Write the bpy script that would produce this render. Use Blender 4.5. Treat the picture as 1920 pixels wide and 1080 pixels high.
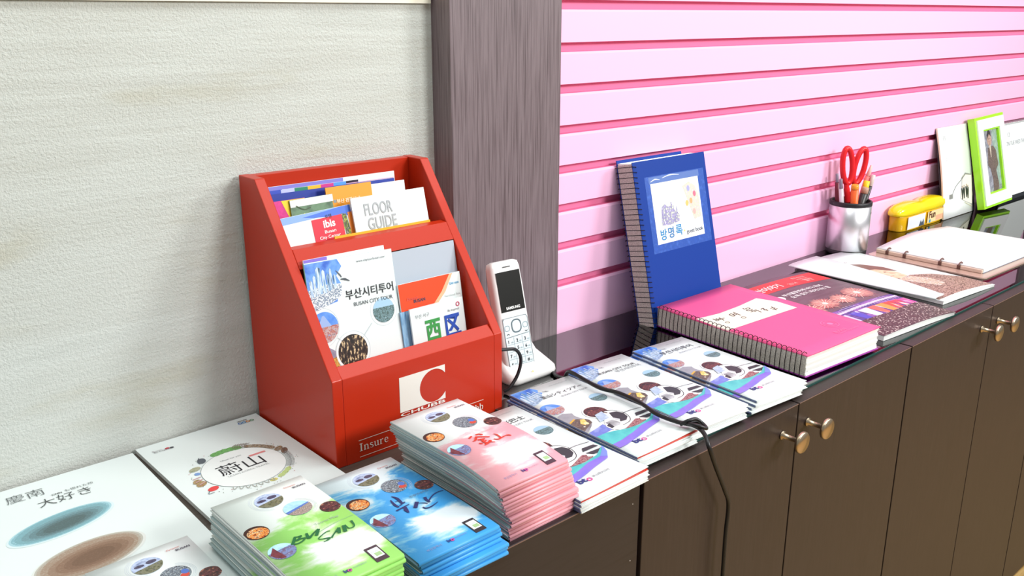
import bpy, bmesh, math, random
from mathutils import Vector, Matrix
R = math.radians
for o in list(bpy.data.objects): bpy.data.objects.remove(o)
SC = bpy.context.scene
COL = SC.collection
rnd = random.Random(7)

# ------------------------------------------------------------------ camera
cd = bpy.data.cameras.new('camera'); cam = bpy.data.objects.new('camera', cd); COL.objects.link(cam)
cam.location = (0.0, -0.8862, 0.4418)
cam.rotation_euler = (R(90 - 16.74), 0, R(-41.83))
cd.sensor_width = 36.0; cd.lens = 1704.0 / 1920 * 36.0; cd.clip_start = 0.02
SC.camera = cam
# ------------------------------------------------------------------ light
SC.view_settings.view_transform = 'Standard'; SC.view_settings.look = 'None'
SC.view_settings.exposure = 0.0; SC.view_settings.gamma = 1.0
try: SC.view_settings.use_curve_mapping = False
except Exception: pass
W = bpy.data.worlds.new('world'); SC.world = W; W.use_nodes = True
bg = W.node_tree.nodes['Background']; bg.inputs[0].default_value = (0.93, 1.0, 0.985, 1); bg.inputs[1].default_value = 0.29
def area(name, loc, target, sx, sy, power, color=(1, 1, 1)):
    l = bpy.data.lights.new(name, 'AREA'); l.shape = 'RECTANGLE'; l.size = sx; l.size_y = sy; l.energy = power; l.color = color
    o = bpy.data.objects.new(name, l); COL.objects.link(o); o.location = loc
    o.rotation_euler = (Vector(target) - Vector(loc)).to_track_quat('-Z', 'Y').to_euler()
    return o
area('key_light', (1.55, -2.65, 1.35), (0.7, -0.1, 0.1), 0.7, 0.5, 46, (1.0, 0.99, 0.975))
area('key_light', (2.75, -2.05, 1.30), (0.9, -0.1, 0.1), 0.6, 0.5, 34, (1.0, 0.99, 0.975))
area('ceiling_light', (0.95, -0.78, 1.85), (0.95, -0.6, 0.0), 2.8, 0.6, 30, (0.95, 1.0, 1.0))

# ------------------------------------------------------------------ materials
def lin(c):
    if isinstance(c, str):
        c = [int(c[i:i + 2], 16) / 255 for i in (0, 2, 4)]
    return tuple(((v / 12.92) if v <= .04045 else ((v + .055) / 1.055) ** 2.4) for v in c) + (1.0,)
MATS = {}
def base(name, col, rough=.5, metal=0.0, spec=.5, coat=0.0):
    if name in MATS: return MATS[name]
    m = bpy.data.materials.new(name); m.use_nodes = True
    b = m.node_tree.nodes['Principled BSDF']
    b.inputs['Base Color'].default_value = lin(col); b.inputs['Roughness'].default_value = rough
    b.inputs['Metallic'].default_value = metal; b.inputs['Specular IOR Level'].default_value = spec
    b.inputs['Coat Weight'].default_value = coat; b.inputs['Coat Roughness'].default_value = .08
    MATS[name] = m
    return m
def nd(m, t, **kw):
    n = m.node_tree.nodes.new(t)
    for k, v in kw.items():
        if k.startswith('i_'): n.inputs[k[2:].replace('_', ' ')].default_value = v
        else: setattr(n, k, v)
    return n
def ln(m, a, b): m.node_tree.links.new(a, b)
def bsdf(m): return m.node_tree.nodes['Principled BSDF']
def ramp(m, stops, interp='LINEAR'):
    n = nd(m, 'ShaderNodeValToRGB'); cr = n.color_ramp; cr.interpolation = interp
    while len(cr.elements) < len(stops): cr.elements.new(.5)
    for e, (p, c) in zip(cr.elements, stops): e.position = p; e.color = lin(c)
    return n
def objco(m, scale=(1, 1, 1)):
    t = nd(m, 'ShaderNodeTexCoord'); mp = nd(m, 'ShaderNodeMapping'); mp.inputs['Scale'].default_value = scale
    ln(m, t.outputs['Object'], mp.inputs['Vector']); return mp.outputs[0]
def ink(c, rough=.42): return base('ink_' + c, c, rough, 0, .4)
def photo(key, cols, scale=300, st=(1, 1, 1), detail=4, interp='LINEAR', lo=.3, hi=.7):
    if key in MATS: return MATS[key]
    m = base(key, cols[0], .4); co = objco(m, st)
    n = nd(m, 'ShaderNodeTexNoise'); n.inputs['Scale'].default_value = scale; n.inputs['Detail'].default_value = detail
    ln(m, co, n.inputs['Vector'])
    k = len(cols) - 1
    r = ramp(m, [(lo + (hi - lo) * i / k, c) for i, c in enumerate(cols)], interp)
    ln(m, n.outputs[0], r.inputs[0]); ln(m, r.outputs[0], bsdf(m).inputs['Base Color']); return m
def wash(key, col, h, paper, start=.42, k=2.4, col2=None, streak=.5):
    """printed watercolour wash on a white cover: colour appears below v=start in cloud-like patches"""
    if key in MATS: return MATS[key]
    m = base(key, col, .36, 0, .5); t = nd(m, 'ShaderNodeTexCoord'); s = nd(m, 'ShaderNodeSeparateXYZ'); ln(m, t.outputs['Object'], s.inputs[0])
    v = nd(m, 'ShaderNodeMath', operation='MULTIPLY'); ln(m, s.outputs[1], v.inputs[0]); v.inputs[1].default_value = -1.0 / h
    mp = nd(m, 'ShaderNodeMapping'); mp.inputs['Scale'].default_value = (1, 1.9, 1); mp.inputs['Rotation'].default_value = (0, 0, R(24)); ln(m, t.outputs['Object'], mp.inputs[0])
    n = nd(m, 'ShaderNodeTexNoise'); n.inputs['Scale'].default_value = 17; n.inputs['Detail'].default_value = 9; n.inputs['Roughness'].default_value = .58; n.inputs['Distortion'].default_value = .7
    ln(m, mp.outputs[0], n.inputs['Vector'])
    # colour from v=start downward, broken by noise, a white cloud near the middle and solid colour at the front fold
    def mth(op, x, y=None, clamp=False):
        q = nd(m, 'ShaderNodeMath', operation=op, use_clamp=clamp)
        for i_, w_ in enumerate((x, y)):
            if w_ is None: continue
            if isinstance(w_, (int, float)): q.inputs[i_].default_value = w_
            else: ln(m, w_, q.inputs[i_])
        return q.outputs[0]
    U = mth('MULTIPLY', s.outputs[0], 1 / .084); V = v.outputs[0]
    body = mth('MINIMUM', mth('MULTIPLY', mth('SUBTRACT', V, start), k * 4), streak)
    nz = mth('MULTIPLY', mth('SUBTRACT', n.outputs[0], .5), 7.0)
    du = mth('MULTIPLY', mth('SUBTRACT', mth('SUBTRACT', U, mth('MULTIPLY', mth('SUBTRACT', .78, V), .7)), .62), 2.2); dv = mth('MULTIPLY', mth('SUBTRACT', V, .78), 4.2)
    cloud = mth('MULTIPLY', mth('SUBTRACT', 1.0, mth('SQRT', mth('ADD', mth('MULTIPLY', du, du), mth('MULTIPLY', dv, dv)))), 1.0, True)
    front = mth('MULTIPLY', mth('MULTIPLY', mth('SUBTRACT', V, .92), 14.0, True), mth('MULTIPLY', mth('SUBTRACT', 1.02, U), 7.0, True))
    c_ = mth('ADD', mth('SUBTRACT', mth('ADD', body, nz), mth('MULTIPLY', cloud, 2.5)), mth('MULTIPLY', front, 2.6), True)
    class _C: outputs = [c_]
    c = _C
    r = ramp(m, [(0, paper), (.55, col2 or col), (1, col)]); ln(m, c.outputs[0], r.inputs[0]); ln(m, r.outputs[0], bsdf(m).inputs['Base Color'])
    return m
def mix_streak(m, scale, st, cols, lo=.35, hi=.65, bump=0, bdist=.001, detail=6):
    co = objco(m, st); n = nd(m, 'ShaderNodeTexNoise'); n.inputs['Scale'].default_value = scale; n.inputs['Detail'].default_value = detail
    ln(m, co, n.inputs['Vector']); k = len(cols) - 1
    r = ramp(m, [(lo + (hi - lo) * i / max(k, 1), c) for i, c in enumerate(cols)])
    ln(m, n.outputs[0], r.inputs[0]); ln(m, r.outputs[0], bsdf(m).inputs['Base Color'])
    if bump:
        b = nd(m, 'ShaderNodeBump'); b.inputs['Strength'].default_value = bump; b.inputs['Distance'].default_value = bdist
        ln(m, n.outputs[0], b.inputs['Height']); ln(m, b.outputs[0], bsdf(m).inputs['Normal'])
    return m

PAPER = base('white_paper', 'F1F4F2', .45)
GLOSSP = base('glossy_white_paper', 'EAF2F1', .28, 0, .5)
EDGE = base('page_edge_grey_blue', 'A9BDBF', .6)
EDGEB = base('page_edge_blue', '6F8FA0', .6)
EDGEW = base('page_edge_white', 'E4E6E2', .6)

# ------------------------------------------------------------------ mesh helpers
class MB:
    def __init__(s): s.bm = bmesh.new(); s.mats = []
    def mi(s, m):
        if m not in s.mats: s.mats.append(m)
        return s.mats.index(m)
    def face(s, pts, m, smooth=False):
        vs = [s.bm.verts.new(p) for p in pts]; f = s.bm.faces.new(vs); f.material_index = s.mi(m); f.smooth = smooth; return f
    def box(s, a, b, m, bev=0.0, seg=2):
        t = bmesh.new(); bmesh.ops.create_cube(t, size=1)
        for v in t.verts:
            v.co = Vector([(a[i] + b[i]) / 2 + v.co[i] * (b[i] - a[i]) for i in range(3)])
        if bev: bmesh.ops.bevel(t, geom=list(t.edges), offset=bev, segments=seg, profile=.5, affect='EDGES')
        s.add(t, m); return s
    def add(s, t, m, M=None, smooth=None):
        i = s.mi(m); vm = {}
        for v in t.verts: vm[v] = s.bm.verts.new(M @ v.co if M else v.co)
        for f in t.faces:
            try: g = s.bm.faces.new([vm[v] for v in f.verts])
            except ValueError: continue
            g.material_index = i; g.smooth = f.smooth if smooth is None else smooth
        t.free()
    def prism(s, pts, axis, a, b, m, bev=0.0):
        """extrude a closed 2-D outline along an axis ('x': pts are (y,z); 'z': pts are (x,y); 'y': (x,z))"""
        def P(p, t): return (t, p[0], p[1]) if axis == 'x' else ((p[0], p[1], t) if axis == 'z' else (p[0], t, p[1]))
        t = bmesh.new(); A = [t.verts.new(P(p, a)) for p in pts]; B = [t.verts.new(P(p, b)) for p in pts]
        t.faces.new(A); t.faces.new(list(reversed(B)))
        for i in range(len(pts)): j = (i + 1) % len(pts); t.faces.new((A[i], B[i], B[j], A[j]))
        bmesh.ops.recalc_face_normals(t, faces=list(t.faces))
        if bev: bmesh.ops.bevel(t, geom=list(t.edges), offset=bev, segments=2, profile=.5, affect='EDGES')
        s.add(t, m); return s
    def tube(s, pts, r, m, n=8, closed=False, caps=True):
        pts = [Vector(p) for p in pts]; N = len(pts); rings = []; up = None
        for i, p in enumerate(pts):
            if closed: d = pts[(i + 1) % N] - pts[i - 1]
            else: d = pts[min(i + 1, N - 1)] - pts[max(i - 1, 0)]
            d.normalize()
            if up is None: up = d.orthogonal().normalized()
            up = (up - d * up.dot(d))
            up = up.normalized() if up.length > 1e-6 else d.orthogonal().normalized()
            w = d.cross(up); rr = r[i] if isinstance(r, (list, tuple)) else r
            rings.append([s.bm.verts.new(p + (up * math.cos(2 * math.pi * k / n) + w * math.sin(2 * math.pi * k / n)) * rr) for k in range(n)])
        ix = s.mi(m)
        for i in range(N if closed else N - 1):
            a, b = rings[i], rings[(i + 1) % N]
            for k in range(n):
                f = s.bm.faces.new((a[k], a[(k + 1) % n], b[(k + 1) % n], b[k])); f.material_index = ix; f.smooth = True
        if caps and not closed:
            for rg in (list(reversed(rings[0])), rings[-1]):
                f = s.bm.faces.new(rg); f.material_index = ix
        return s
    def lathe(s, prof, c, m, n=48, axis='z'):
        """prof: list of (radius, height)"""
        rings = []
        for r, h in prof:
            ring = []
            for k in range(n):
                a = 2 * math.pi * k / n; x, y = r * math.cos(a), r * math.sin(a)
                p = (x, y, h) if axis == 'z' else (x, h, y)
                ring.append(s.bm.verts.new((c[0] + p[0], c[1] + p[1], c[2] + p[2])))
            rings.append(ring)
        ix = s.mi(m)
        for a, b in zip(rings, rings[1:]):
            for k in range(n):
                f = s.bm.faces.new((a[k], a[(k + 1) % n], b[(k + 1) % n], b[k])); f.material_index = ix; f.smooth = True
        for rg in (rings[0], rings[-1]):
            f = s.bm.faces.new(rg); f.material_index = ix
        return s
    def loft(s, secs, m, smooth=True):
        rings = [[s.bm.verts.new(p) for p in sec] for sec in secs]; ix = s.mi(m); n = len(rings[0])
        for a, b in zip(rings, rings[1:]):
            for k in range(n):
                f = s.bm.faces.new((a[k], a[(k + 1) % n], b[(k + 1) % n], b[k])); f.material_index = ix; f.smooth = smooth
        for rg in (rings[0], rings[-1]):
            f = s.bm.faces.new(rg); f.material_index = ix
        return s
    def sheet(s, w, h, t, z, m, prof=None, x0=0.0, y0=0.0, nv=1, nu=1, edge=None, dx=None):
        """a sheet of thickness t whose top lies at z+prof(v); v runs 0 (back) to 1 (front)"""
        f = prof or (lambda u, v: 0.0); ix = s.mi(m); ie = s.mi(edge or m)
        T = []; B = []
        for j in range(nv + 1):
            v = j / nv
            rt = []; rb = []
            for i in range(nu + 1):
                u = i / nu; xx = x0 + u * w + (dx(v) if dx else 0); zz = z + f(u, v)
                rt.append(s.bm.verts.new((xx, y0 - v * h, zz))); rb.append(s.bm.verts.new((xx, y0 - v * h, zz - t)))
            T.append(rt); B.append(rb)
        sm = prof is not None
        for j in range(nv):
            for i in range(nu):
                q = s.bm.faces.new((T[j][i], T[j + 1][i], T[j + 1][i + 1], T[j][i + 1])); q.material_index = ix; q.smooth = sm
                q = s.bm.faces.new((B[j][i], B[j][i + 1], B[j + 1][i + 1], B[j + 1][i])); q.material_index = ix; q.smooth = sm
        for j in range(nv):
            q = s.bm.faces.new((T[j][0], B[j][0], B[j + 1][0], T[j + 1][0])); q.material_index = ie
            q = s.bm.faces.new((T[j][nu], T[j + 1][nu], B[j + 1][nu], B[j][nu])); q.material_index = ie
        for i in range(nu):
            q = s.bm.faces.new((T[0][i], T[0][i + 1], B[0][i + 1], B[0][i])); q.material_index = ie
            q = s.bm.faces.new((T[nv][i], B[nv][i], B[nv][i + 1], T[nv][i + 1])); q.material_index = ie
        return s
    def build(s, name, parent=None, recalc=True, bevel=0.0):
        if recalc: bmesh.ops.recalc_face_normals(s.bm, faces=list(s.bm.faces))
        me = bpy.data.meshes.new(name); s.bm.to_mesh(me); s.bm.free()
        for m in s.mats: me.materials.append(m)
        o = bpy.data.objects.new(name, me); COL.objects.link(o)
        if parent: o.parent = parent
        return o

def thing(name, label, cat, loc=(0, 0, 0), rot=(0, 0, 0), group=None):
    o = bpy.data.objects.new(name, None); COL.objects.link(o); o.empty_display_size = .02
    o.location = loc; o.rotation_euler = rot; o['label'] = label; o['category'] = cat
    if group: o['group'] = group
    return o
def tag(o, label, cat, group=None):
    o['label'] = label; o['category'] = cat
    if group: o['group'] = group
    return o
def struct(o): o['kind'] = 'structure'; return o

# ------------------------------------------------------------------ flat printing: polygons and lettering laid on a surface
TXT = {}
def glyphs(body, bold):
    k = (body, bold)
    if k in TXT: return TXT[k]
    c = bpy.data.curves.new('lettering', 'FONT'); c.body = body; c.size = 1; c.offset = bold; c.resolution_u = 3
    o = bpy.data.objects.new('lettering', c); COL.objects.link(o)
    dg = bpy.context.evaluated_depsgraph_get(); me = bpy.data.meshes.new_from_object(o.evaluated_get(dg))
    vs = [v.co.copy() for v in me.vertices]; fs = [tuple(p.vertices) for p in me.polygons]
    bpy.data.objects.remove(o); bpy.data.curves.remove(c); bpy.data.meshes.remove(me)
    x0 = min(v.x for v in vs); x1 = max(v.x for v in vs); y0 = min(v.y for v in vs); y1 = max(v.y for v in vs)
    TXT[k] = (vs, fs, x0, x1, y0, y1)
    return TXT[k]
class Art:
    def __init__(s, w, h): s.w = w; s.h = h; s.mb = MB(); s.n = 0; s.clip = True
    def z(s, lv):
        s.n += 1
        return .00010 * (lv + 1) + min(s.n, 150) * 6e-7
    def poly(s, pts, m, lv=0, uv=True):
        """outline in (u,v) of the cover"""
        P = [((p[0] * s.w, -p[1] * s.h) if uv else p) for p in pts]
        zz = s.z(lv); t = bmesh.new(); f = t.faces.new([t.verts.new((x, y, zz)) for x, y in P]); f.normal_update()
        if f.normal.z < 0: f.normal_flip()
        if len(P) > 4: bmesh.ops.triangulate(t, faces=list(t.faces))
        s.mb.add(t, m); return s
    def rect(s, u0, v0, u1, v1, m, lv=0): return s.poly([(u0, v0), (u0, v1), (u1, v1), (u1, v0)], m, lv)
    def disc(s, u, v, r, m, lv=1, ry=None, n=36, a0=0, rot=0):
        cx, cy = u * s.w, -v * s.h; ry = ry or r; c, q = math.cos(rot), math.sin(rot); P = []
        for k in range(n):
            a = 2 * math.pi * k / n; x, y = r * math.cos(a), ry * math.sin(a); P.append((cx + x * c - y * q, cy + x * q + y * c))
        return s.poly(P, m, lv, False)
    def seg(s, u, v, r, lo, hi, m, lv=2, tilt=0, n=24):
        """slice of a round picture between heights lo..hi (-1..1)"""
        cx, cy = u * s.w, -v * s.h; P = []
        a0, a1 = math.asin(max(-1, lo)), math.asin(min(1, hi))
        for k in range(n + 1): a = a0 + (a1 - a0) * k / n; P.append((r * math.cos(a), r * math.sin(a)))
        for k in range(n + 1): a = a1 + (a0 - a1) * k / n; P.append((-r * math.cos(a), r * math.sin(a)))
        c, q = math.cos(tilt), math.sin(tilt)
        out = []
        for x, y in P:
            p = (cx + x * c - y * q, cy + x * q + y * c)
            if not out or abs(p[0] - out[-1][0]) + abs(p[1] - out[-1][1]) > 1e-6: out.append(p)
        if abs(out[0][0] - out[-1][0]) + abs(out[0][1] - out[-1][1]) < 1e-6: out.pop()
        return s.poly(out, m, lv, False)
    def ring(s, u, v, r, wd, m, lv=1, n=40, a0=0, a1=360):
        cx, cy = u * s.w, -v * s.h; ix = s.mb.mi(m); full = (a1 - a0) >= 360; zz = s.z(lv)
        A = []; B = []
        for k in range(n + (0 if full else 1)):
            a = R(a0 + (a1 - a0) * k / n)
            A.append(s.mb.bm.verts.new((cx + r * math.cos(a), cy + r * math.sin(a), zz)))
            B.append(s.mb.bm.verts.new((cx + (r - wd) * math.cos(a), cy + (r - wd) * math.sin(a), zz)))
        for k in range(n):
            j = (k + 1) % len(A); f = s.mb.bm.faces.new((A[k], A[j], B[j], B[k])); f.material_index = ix
        return s
    def text(s, body, u, v, m, w=None, size=None, lv=5, bold=0.0, rot=0.0, sy=1.0, shear=0.0):
        """lettering with its lower left corner at (u,v); w = length, size = height, in metres"""
        vs, fs, x0, x1, y0, y1 = glyphs(body, bold)
        k = (w / (x1 - x0)) if w else size / (y1 - y0)
        ky = (size / (y1 - y0)) if (w and size) else k * sy
        c, q = math.cos(rot), math.sin(rot); ix = s.mb.mi(m); N = []; zz = s.z(lv)
        for p in vs:
            y = (p.y - y0) * ky; x = (p.x - x0) * k + y * shear
            N.append(s.mb.bm.verts.new((u * s.w + x * c - y * q, -v * s.h + x * q + y * c, zz)))
        for f in fs:
            try: g = s.mb.bm.faces.new([N[i] for i in f]); g.material_index = ix
            except ValueError: pass
        return s
    def stroke(s, pts, wd, m, lv=5, sub=5):
        """brush stroke through (u,v) points with half widths wd (metres)"""
        P = [Vector((p[0] * s.w, -p[1] * s.h)) for p in pts]; n = len(P); Q = []; Wd = []
        wd = wd if isinstance(wd, (list, tuple)) else [wd] * n
        for i in range(n - 1):
            p0, p1, p2, p3 = P[max(i - 1, 0)], P[i], P[i + 1], P[min(i + 2, n - 1)]
            for k in range(sub):
                t = k / sub
                Q.append(.5 * ((2 * p1) + (p2 - p0) * t + (2 * p0 - 5 * p1 + 4 * p2 - p3) * t * t + (3 * p1 - p0 - 3 * p2 + p3) * t ** 3)); Wd.append(wd[i] + (wd[i + 1] - wd[i]) * t)
        Q.append(P[-1]); Wd.append(wd[-1]); ix = s.mb.mi(m); L = []; zz = s.z(lv)
        for i, p in enumerate(Q):
            d = Q[min(i + 1, len(Q) - 1)] - Q[max(i - 1, 0)]
            if d.length < 1e-9: d = Vector((1, 0))
            d.normalize(); nrm = Vector((-d.y, d.x)) * Wd[i]
            L.append((s.mb.bm.verts.new((p.x + nrm.x, p.y + nrm.y, zz)), s.mb.bm.verts.new((p.x - nrm.x, p.y - nrm.y, zz))))
        for a, b in zip(L, L[1:]):
            f = s.mb.bm.faces.new((a[0], a[1], b[1], b[0])); f.material_index = ix
        return s
    def build(s, name, parent, prof=None, nv=24, nu=0, zoff=0.0):
        bm = s.mb.bm
        bmesh.ops.recalc_face_normals(bm, faces=list(bm.faces))
        for f in bm.faces:
            if f.normal.z < 0: f.normal_flip()
        if s.clip:
            e = .0002
            for co_, no_ in (((e, 0, 0), (-1, 0, 0)), ((s.w - e, 0, 0), (1, 0, 0)), ((0, -e, 0), (0, 1, 0)), ((0, -s.h + e, 0), (0, -1, 0))):
                bmesh.ops.bisect_plane(bm, geom=list(bm.verts) + list(bm.edges) + list(bm.faces), plane_co=co_, plane_no=no_, clear_outer=True)
        if prof:
            for j in range(1, nv):
                bmesh.ops.bisect_plane(bm, geom=list(bm.verts) + list(bm.edges) + list(bm.faces), plane_co=(0, -s.h * j / nv, 0), plane_no=(0, 1, 0))
            for j in range(1, nu):
                bmesh.ops.bisect_plane(bm, geom=list(bm.verts) + list(bm.edges) + list(bm.faces), plane_co=(s.w * j / nu, 0, 0), plane_no=(1, 0, 0))
        for v in bm.verts:
            if prof:
                # same faceting as the sheet below: piecewise linear in v (and u)
                u = min(max(v.co.x / s.w, 0), 1); q = min(max(-v.co.y / s.h, 0), 1)
                v.co.z += prof(u, q)
            v.co.z += zoff
        if name == 'print':                       # printing belongs to the cover it lies on: one mesh with it
            for nm in ('cover', 'front_cover', 'page', 'pages'):
                tgt = next((c_ for c_ in parent.children if c_.name.split('.')[0] == nm), None)
                if tgt: break
            me = tgt.data; off = {}
            for i, m in enumerate(s.mb.mats):
                if m.name not in me.materials: me.materials.append(m)
                off[i] = list(me.materials).index(m)
            for f in bm.faces: f.material_index = off[f.material_index]
            tmp = bpy.data.meshes.new('tmp'); bm.to_mesh(tmp); bm.free()
            b2 = bmesh.new(); b2.from_mesh(me); b2.from_mesh(tmp); b2.to_mesh(me); b2.free(); bpy.data.meshes.remove(tmp)
            return tgt
        return s.mb.build(name, parent, recalc=False)

# printed picture materials
P_SEA = photo('picture_sea', ['8FA6D8', 'C9D6F0', '6E7FB0'], 160)
P_LAND = photo('picture_land', ['3E4434', '6A6A4E', '8C8A72', '4C4A58'], 420)
P_MOUND = photo('picture_mound', ['3A3550', '5B5470', '2E2A38'], 300)
P_SKY = photo('picture_sky', ['8FD3F2', 'BFE8F8', '6FB6EA'], 60)
P_CITY = photo('picture_city', ['574C52', 'B9A9A0', '8A7570', 'E0CFC0', '4C4048'], 900, interp='CONSTANT')
P_MARKET = photo('picture_market', ['2E3038', '8A96A2', '4A4A56', 'B8C0C6', '5A6A80', '2E3038'], 560, detail=3, interp='CONSTANT')
P_FOOD = photo('picture_food', ['4A1E12', 'B8481C', 'F0A850', 'B8501C', 'F8D8A0', '6A2A16'], 300, detail=2, interp='LINEAR', lo=.34, hi=.66)
P_NIGHT = photo('picture_night', ['1E1A22', '3A2A2A', '6A3430', '2A2430', 'D08868'], 420, lo=.34, hi=.68)
P_BRIDGE = photo('picture_bridge', ['5A6A9C', '8090C0', '6A5070', 'A8B8DC'], 260)
P_RED = photo('picture_red', ['5A2A34', '7A3440', '46222C'], 200)
P_TOWERS = photo('picture_towers', ['30506E', '8FB4D8', 'DCE8F4', '4A6A88'], 300, st=(1.0, .18, 1), interp='LINEAR')
P_BLUESKY = photo('picture_blue_sky', ['3F7FE0', '6EA2EC', '2E62C8'], 60)
P_GREENHILL = photo('picture_hill', ['3E5A48', '7FA0A8', '2E4638', 'A8C8D8'], 500)
P_CROWD = photo('picture_crowd', ['2A1A20', '40282E', '54363A', '3A242A', 'E4D4CC', '6A4A4A'], 330, detail=2, interp='CONSTANT', lo=.28, hi=.70)
P_AMBER = photo('picture_amber', ['3A2C28', 'C88A30', 'F0C060', '5A4030', '8A5A28'], 400, st=(1, 3, 1))
P_DUSK = photo('picture_dusk', ['7C7488', '9A94A8', '5C5668'], 120)
P_BUS = photo('picture_bus', ['2A2C32', '4A4C54', 'C8CCD0', '34363C'], 200)
P_CRIMSON = photo('picture_crimson', ['5A1E2A', '8A4A50', 'C09090', '4A1E26'], 600)
P_FIRE = photo('picture_lights', ['1E1816', '2E2420', '4A3A30', 'F4D8A8', '2A201C'], 260, st=(1.6, .7, 1), lo=.38, hi=.72)
INKK = ink('2B2B30'); INKG = ink('8C9094'); INKW = ink('F4F4F2'); INKR = ink('D84030'); INKB = ink('2C3C80')

def picture(a, kind, u, v, r, lv=2):
    if kind == 'sea':
        a.disc(u, v, r, P_SEA, lv).seg(u, v, r, -1, -.12, P_LAND, lv + 1, R(10)); a.disc(u - .45 * r / a.w, v - .2 * r / a.h, r * .34, P_MOUND, lv + 1, r * .17); a.disc(u + .38 * r / a.w, v - .3 * r / a.h, r * .36, P_MOUND, lv + 1, r * .22)
    elif kind == 'coast':
        a.disc(u, v, r, P_SKY, lv).seg(u, v, r, -1, .1, ink('5C7CC8'), lv + 1, R(12)).seg(u, v, r, -1, -.12, P_CITY, lv + 2, R(16))
    elif kind == 'market':
        a.disc(u, v, r, P_MARKET, lv); a.disc(u + .45 * r / a.w, v + .45 * r / a.h, r * .3, ink('D85040'), lv + 1, r * .25); a.disc(u + .6 * r / a.w, v + .05 * r / a.h, r * .25, ink('5878C8'), lv + 1, r * .3)
    elif kind == 'night':
        a.disc(u, v, r, P_NIGHT, lv); a.seg(u, v, r * .8, -.3, .35, photo('picture_glow', ['3A2226', '7A3A3C', '2A1C22', 'C87868'], 420, lo=.34, hi=.68), lv + 1)
    elif kind == 'food':
        a.disc(u, v, r, ink('3A1E18'), lv).disc(u + .06 * r / a.w, v + .12 * r / a.h, r * .86, P_FOOD, lv + 1, r * .8)
    elif kind == 'pavilion':
        a.disc(u, v, r, P_SKY, lv).seg(u, v, r, -1, .25, P_BRIDGE, lv + 1, R(6))
        a.poly([(u - .95 * r / a.w, v + .1 * r / a.h), (u - .35 * r / a.w, v - .75 * r / a.h), (u - .1 * r / a.w, v + .9 * r / a.h), (u - .5 * r / a.w, v + .8 * r / a.h)], P_RED, lv + 2)
    elif kind == 'hill':
        a.disc(u, v, r, ink('A8CCE4'), lv).seg(u, v, r, -1, .25, P_GREENHILL, lv + 1)
    elif kind == 'bridge':
        a.disc(u, v, r, P_BLUESKY, lv).seg(u, v, r, -1, .05, photo('picture_quay', ['8C7C84', 'C8B0B0', 'B05A40', 'A0A8C8'], 380), lv + 1)
        a.poly([(u - .1 * r / a.w, v - .75 * r / a.h), (u + .05 * r / a.w, v - .75 * r / a.h), (u + .5 * r / a.w, v - .02 * r / a.h), (u - .5 * r / a.w, v - .02 * r / a.h)], ink('9AB4E4'), lv + 1)
    elif kind == 'fountain':
        a.disc(u, v, r, ink('2A2626'), lv); a.seg(u, v, r, -.9, .9, P_FIRE, lv + 1)

def slogan(a, u, v, w=.018, k=1):
    a.text('Dynamic', u, v - .012, ink('D06058'), w=w * .62, lv=5, shear=.2); a.text('BUSAN', u + w * .38 / a.w, v + .012, ink('4A4458'), w=w * .66, bold=.02, lv=5)

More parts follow.
